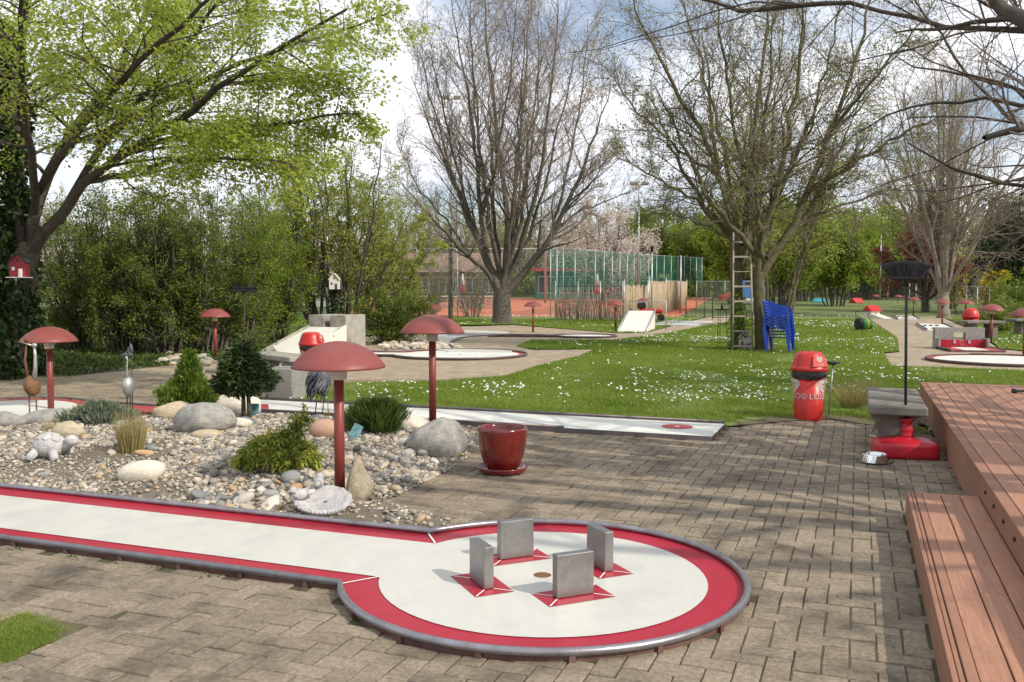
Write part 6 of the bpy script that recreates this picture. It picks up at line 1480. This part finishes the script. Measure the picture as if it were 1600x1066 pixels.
house('low clubhouse with brown tiled roof behind the clay court', 690, 104, 13, 7, 2.9, 'darkwood', 'roof', 2.2, None, 7)
house('flat-roofed hut with a red fascia behind the green netting', 905, 98, 9.5, 5, 3.0, 'greenwall', 'darkwood', .1, 'facia', 4)
house('white shed glimpsed between the young trees on the left', 490, 75, 3.2, 3, 3.4, 'paint', 'roof', .1, None, 1)
# barrier frames on the lawn edge
for u, v, w_, h_, lab in ((1086, 497, 1.1, 1.25, 'dark metal barrier frame left of the ladder'), (1128, 499, 1.1, 1.25, 'dark metal barrier frame partly behind the plant stand')):
    x, y = at(u, v); t = thing('barrier_frame', lab, 'barrier', (x, y, 0), R(-4)); MB().tube([(-w_ / 2, 0, 0), (-w_ / 2, 0, h_), (w_ / 2, 0, h_), (w_ / 2, 0, 0)], .03, 6).build('frame', M_['dark'], t)
    MB().tube([(-w_ / 2, 0, .1), (w_ / 2, 0, .1)], .02, 6).build('lower_bar', M_['dark'], t); MB().tube([(0.05, 0, .1), (.05, 0, h_)], .012, 6).build('middle_bar', M_['dark'], t)
# blue notice board
t = thing('notice_board', 'blue notice board on the fence behind the chairs', 'board', (X(1178, 72), 72, hg(72))); 
for sx in (-.85, .85): MB().box((sx, 0, 1.1), (.16, .12, 2.2)).build('post', M_['bluesign'], t)
MB().box((0, 0, 1.15), (1.5, .08, .9)).build('board', M_['bluesign'], t); MB().box((.1, -.05, 1.6), (.35, .02, .4)).build('notice', M_['paint'], t); MB().box((0, -.06, .65), (1.3, .02, .2)).build('notice', M_['paint'], t)
# far obstacles with red roofs, hose reel, play things
def hut(lab, u, v, s):
    x, y = at(u, v); t = thing('hut_obstacle', lab, 'obstacle', (x, y, 0), R(20)); MB().box((0, 0, .3 * s), (.9 * s, .9 * s, .6 * s)).build('wall', M_['paint'], t)
    MB().prof([(-.6 * s, .58 * s), (0, 1.05 * s), (.6 * s, .58 * s)], 'x', -.55 * s, .55 * s).build('roof', M_['binred'], t); MB().box((0, -.455 * s, .2 * s), (.25 * s, .02, .4 * s)).build('opening', M_['black'], t)
    MB().prof([(-1.9 * s, .0), (-.5 * s, .35 * s), (-.5 * s, 0)], 'x', -.4 * s, .4 * s).build('ramp', M_['paint'], t)
hut('small obstacle hut with a red roof beside the hose reel', 1362, 497, .72); hut('farther obstacle hut with a red roof on the lawn', 1338, 482, .9)
x, y = at(1349, 517); t = thing('hose_reel', 'wheeled hose reel with green and yellow hose on the lawn edge', 'hose reel', (x, y, 0), R(25))
for sx, m_, nm in ((-.42, 'dark', 'drum'), (-.12, 'green', 'hose'), (.16, 'yellow', 'hose'), (.40, 'green', 'hose')): 
    for q in range(3): MB().lathe([(.20, -.045), (.30, -.02), (.31, .0), (.30, .02), (.20, .045)], 20).build(nm, M_[m_], t, loc=(sx + (q - 1) * .08, 0, .36), rot=(0, math.pi / 2, 0))
t.scale = (.62, .7, .8)
for sx in (-.6, .58): MB().tube([(sx, -.3, 0), (sx, 0, .36), (sx, .15, 1.0)], .025, 6).build('frame', M_['dark'], t)
MB().tube([(-.6, .15, 1.0), (.58, .15, 1.0)], .025, 6).build('handle', M_['dark'], t)
x, y = at(1546, 531); t = thing('planter_table', 'grey concrete table holding a red-lidded bin behind the right lamp', 'table', (x, y + .6, 0)); MB().box((0, 0, .58), (1.35, .8, .10), bev=.02).build('top', M_['concd'], t)
for sx in (-.35, .35): MB().box((sx, 0, .26), (.2, .6, .53), bev=.02).build('leg', M_['concd'], t)
b = thing('bin_lid', 'red domed bin top above the grey concrete table', 'litter bin', (x, y + 1.3, 0), R(-70)); MB().lathe([(.2, 0), (.26, .7)], 20).build('body', M_['binred'], b); MB().lathe([(.29, .70), (.29, .76), (.25, .92), (.17, 1.03), (.0, 1.06)], 20).build('lid', M_['binred'], b)
x, y = at(1598, 523); t = thing('stone_table', 'flat grey concrete table top at the right edge', 'table', (x, y, 0)); MB().box((.3, 0, .55), (1.6, .8, .10), bev=.02).build('top', M_['concd'], t)
for sx in (-.1, .7): MB().box((sx, 0, .25), (.22, .5, .5), bev=.02).build('leg', M_['concd'], t)
for u, v, m_, lab in ((1280, 481, 'bluesign', 'turquoise ride-on toy far off on the lawn'),):
    x, y = at(u, v); t = thing('ride_on_toy', lab, 'toy', (x, y, 0)); MB().box((0, 0, .55), (1.6, .6, .6), bev=.2).build('body', mat('turquoise', (.03, .28, .38), .5), t)
    for sx in (-.6, .6): MB().lathe([(.25, -.08), (.25, .08)], 12).build('wheel', M_['black'], t, loc=(sx, -.3, .25), rot=(math.pi / 2, 0, 0))
x, y = at(1315, 478); t = thing('play_frame', 'low red timber play frame at the end of the lawn', 'play equipment', (x, y, 0))
for q in range(5): MB().tube([(q * 1.2, 0, 0), (q * 1.2, 0, 1.5)], .06, 6).build('post', M_['polered'], t)
for z_ in (.4, .8, 1.2): MB().box((2.4, 0, z_), (4.9, .05, .12)).build('rail', M_['polered'], t)
for u, y, lab, c_ in ((1165, 71, 'red car roof behind the fence', 'binred'),):
    t = thing('parked_car', 'low red parked car behind the fence at the path end', 'car', (X(1160, 80), 80, hg(80))); MB().prof([(-2, .35), (-2, .8), (-1.2, .9), (-.6, 1.4), (.9, 1.4), (1.5, .92), (2, .8), (2, .35)], 'y', -.8, .8).build('body', M_['binred'], t); MB().prof([(-1.05, .92), (-.55, 1.34), (.85, 1.34), (1.3, .93)], 'y', -.82, .82).build('window', M_['glass'], t)
    for sx in (-1.25, 1.25): MB().lathe([(.32, -.1), (.32, .1)], 14).build('wheel', M_['black'], t, loc=(sx, -.78, .32), rot=(math.pi / 2, 0, 0))
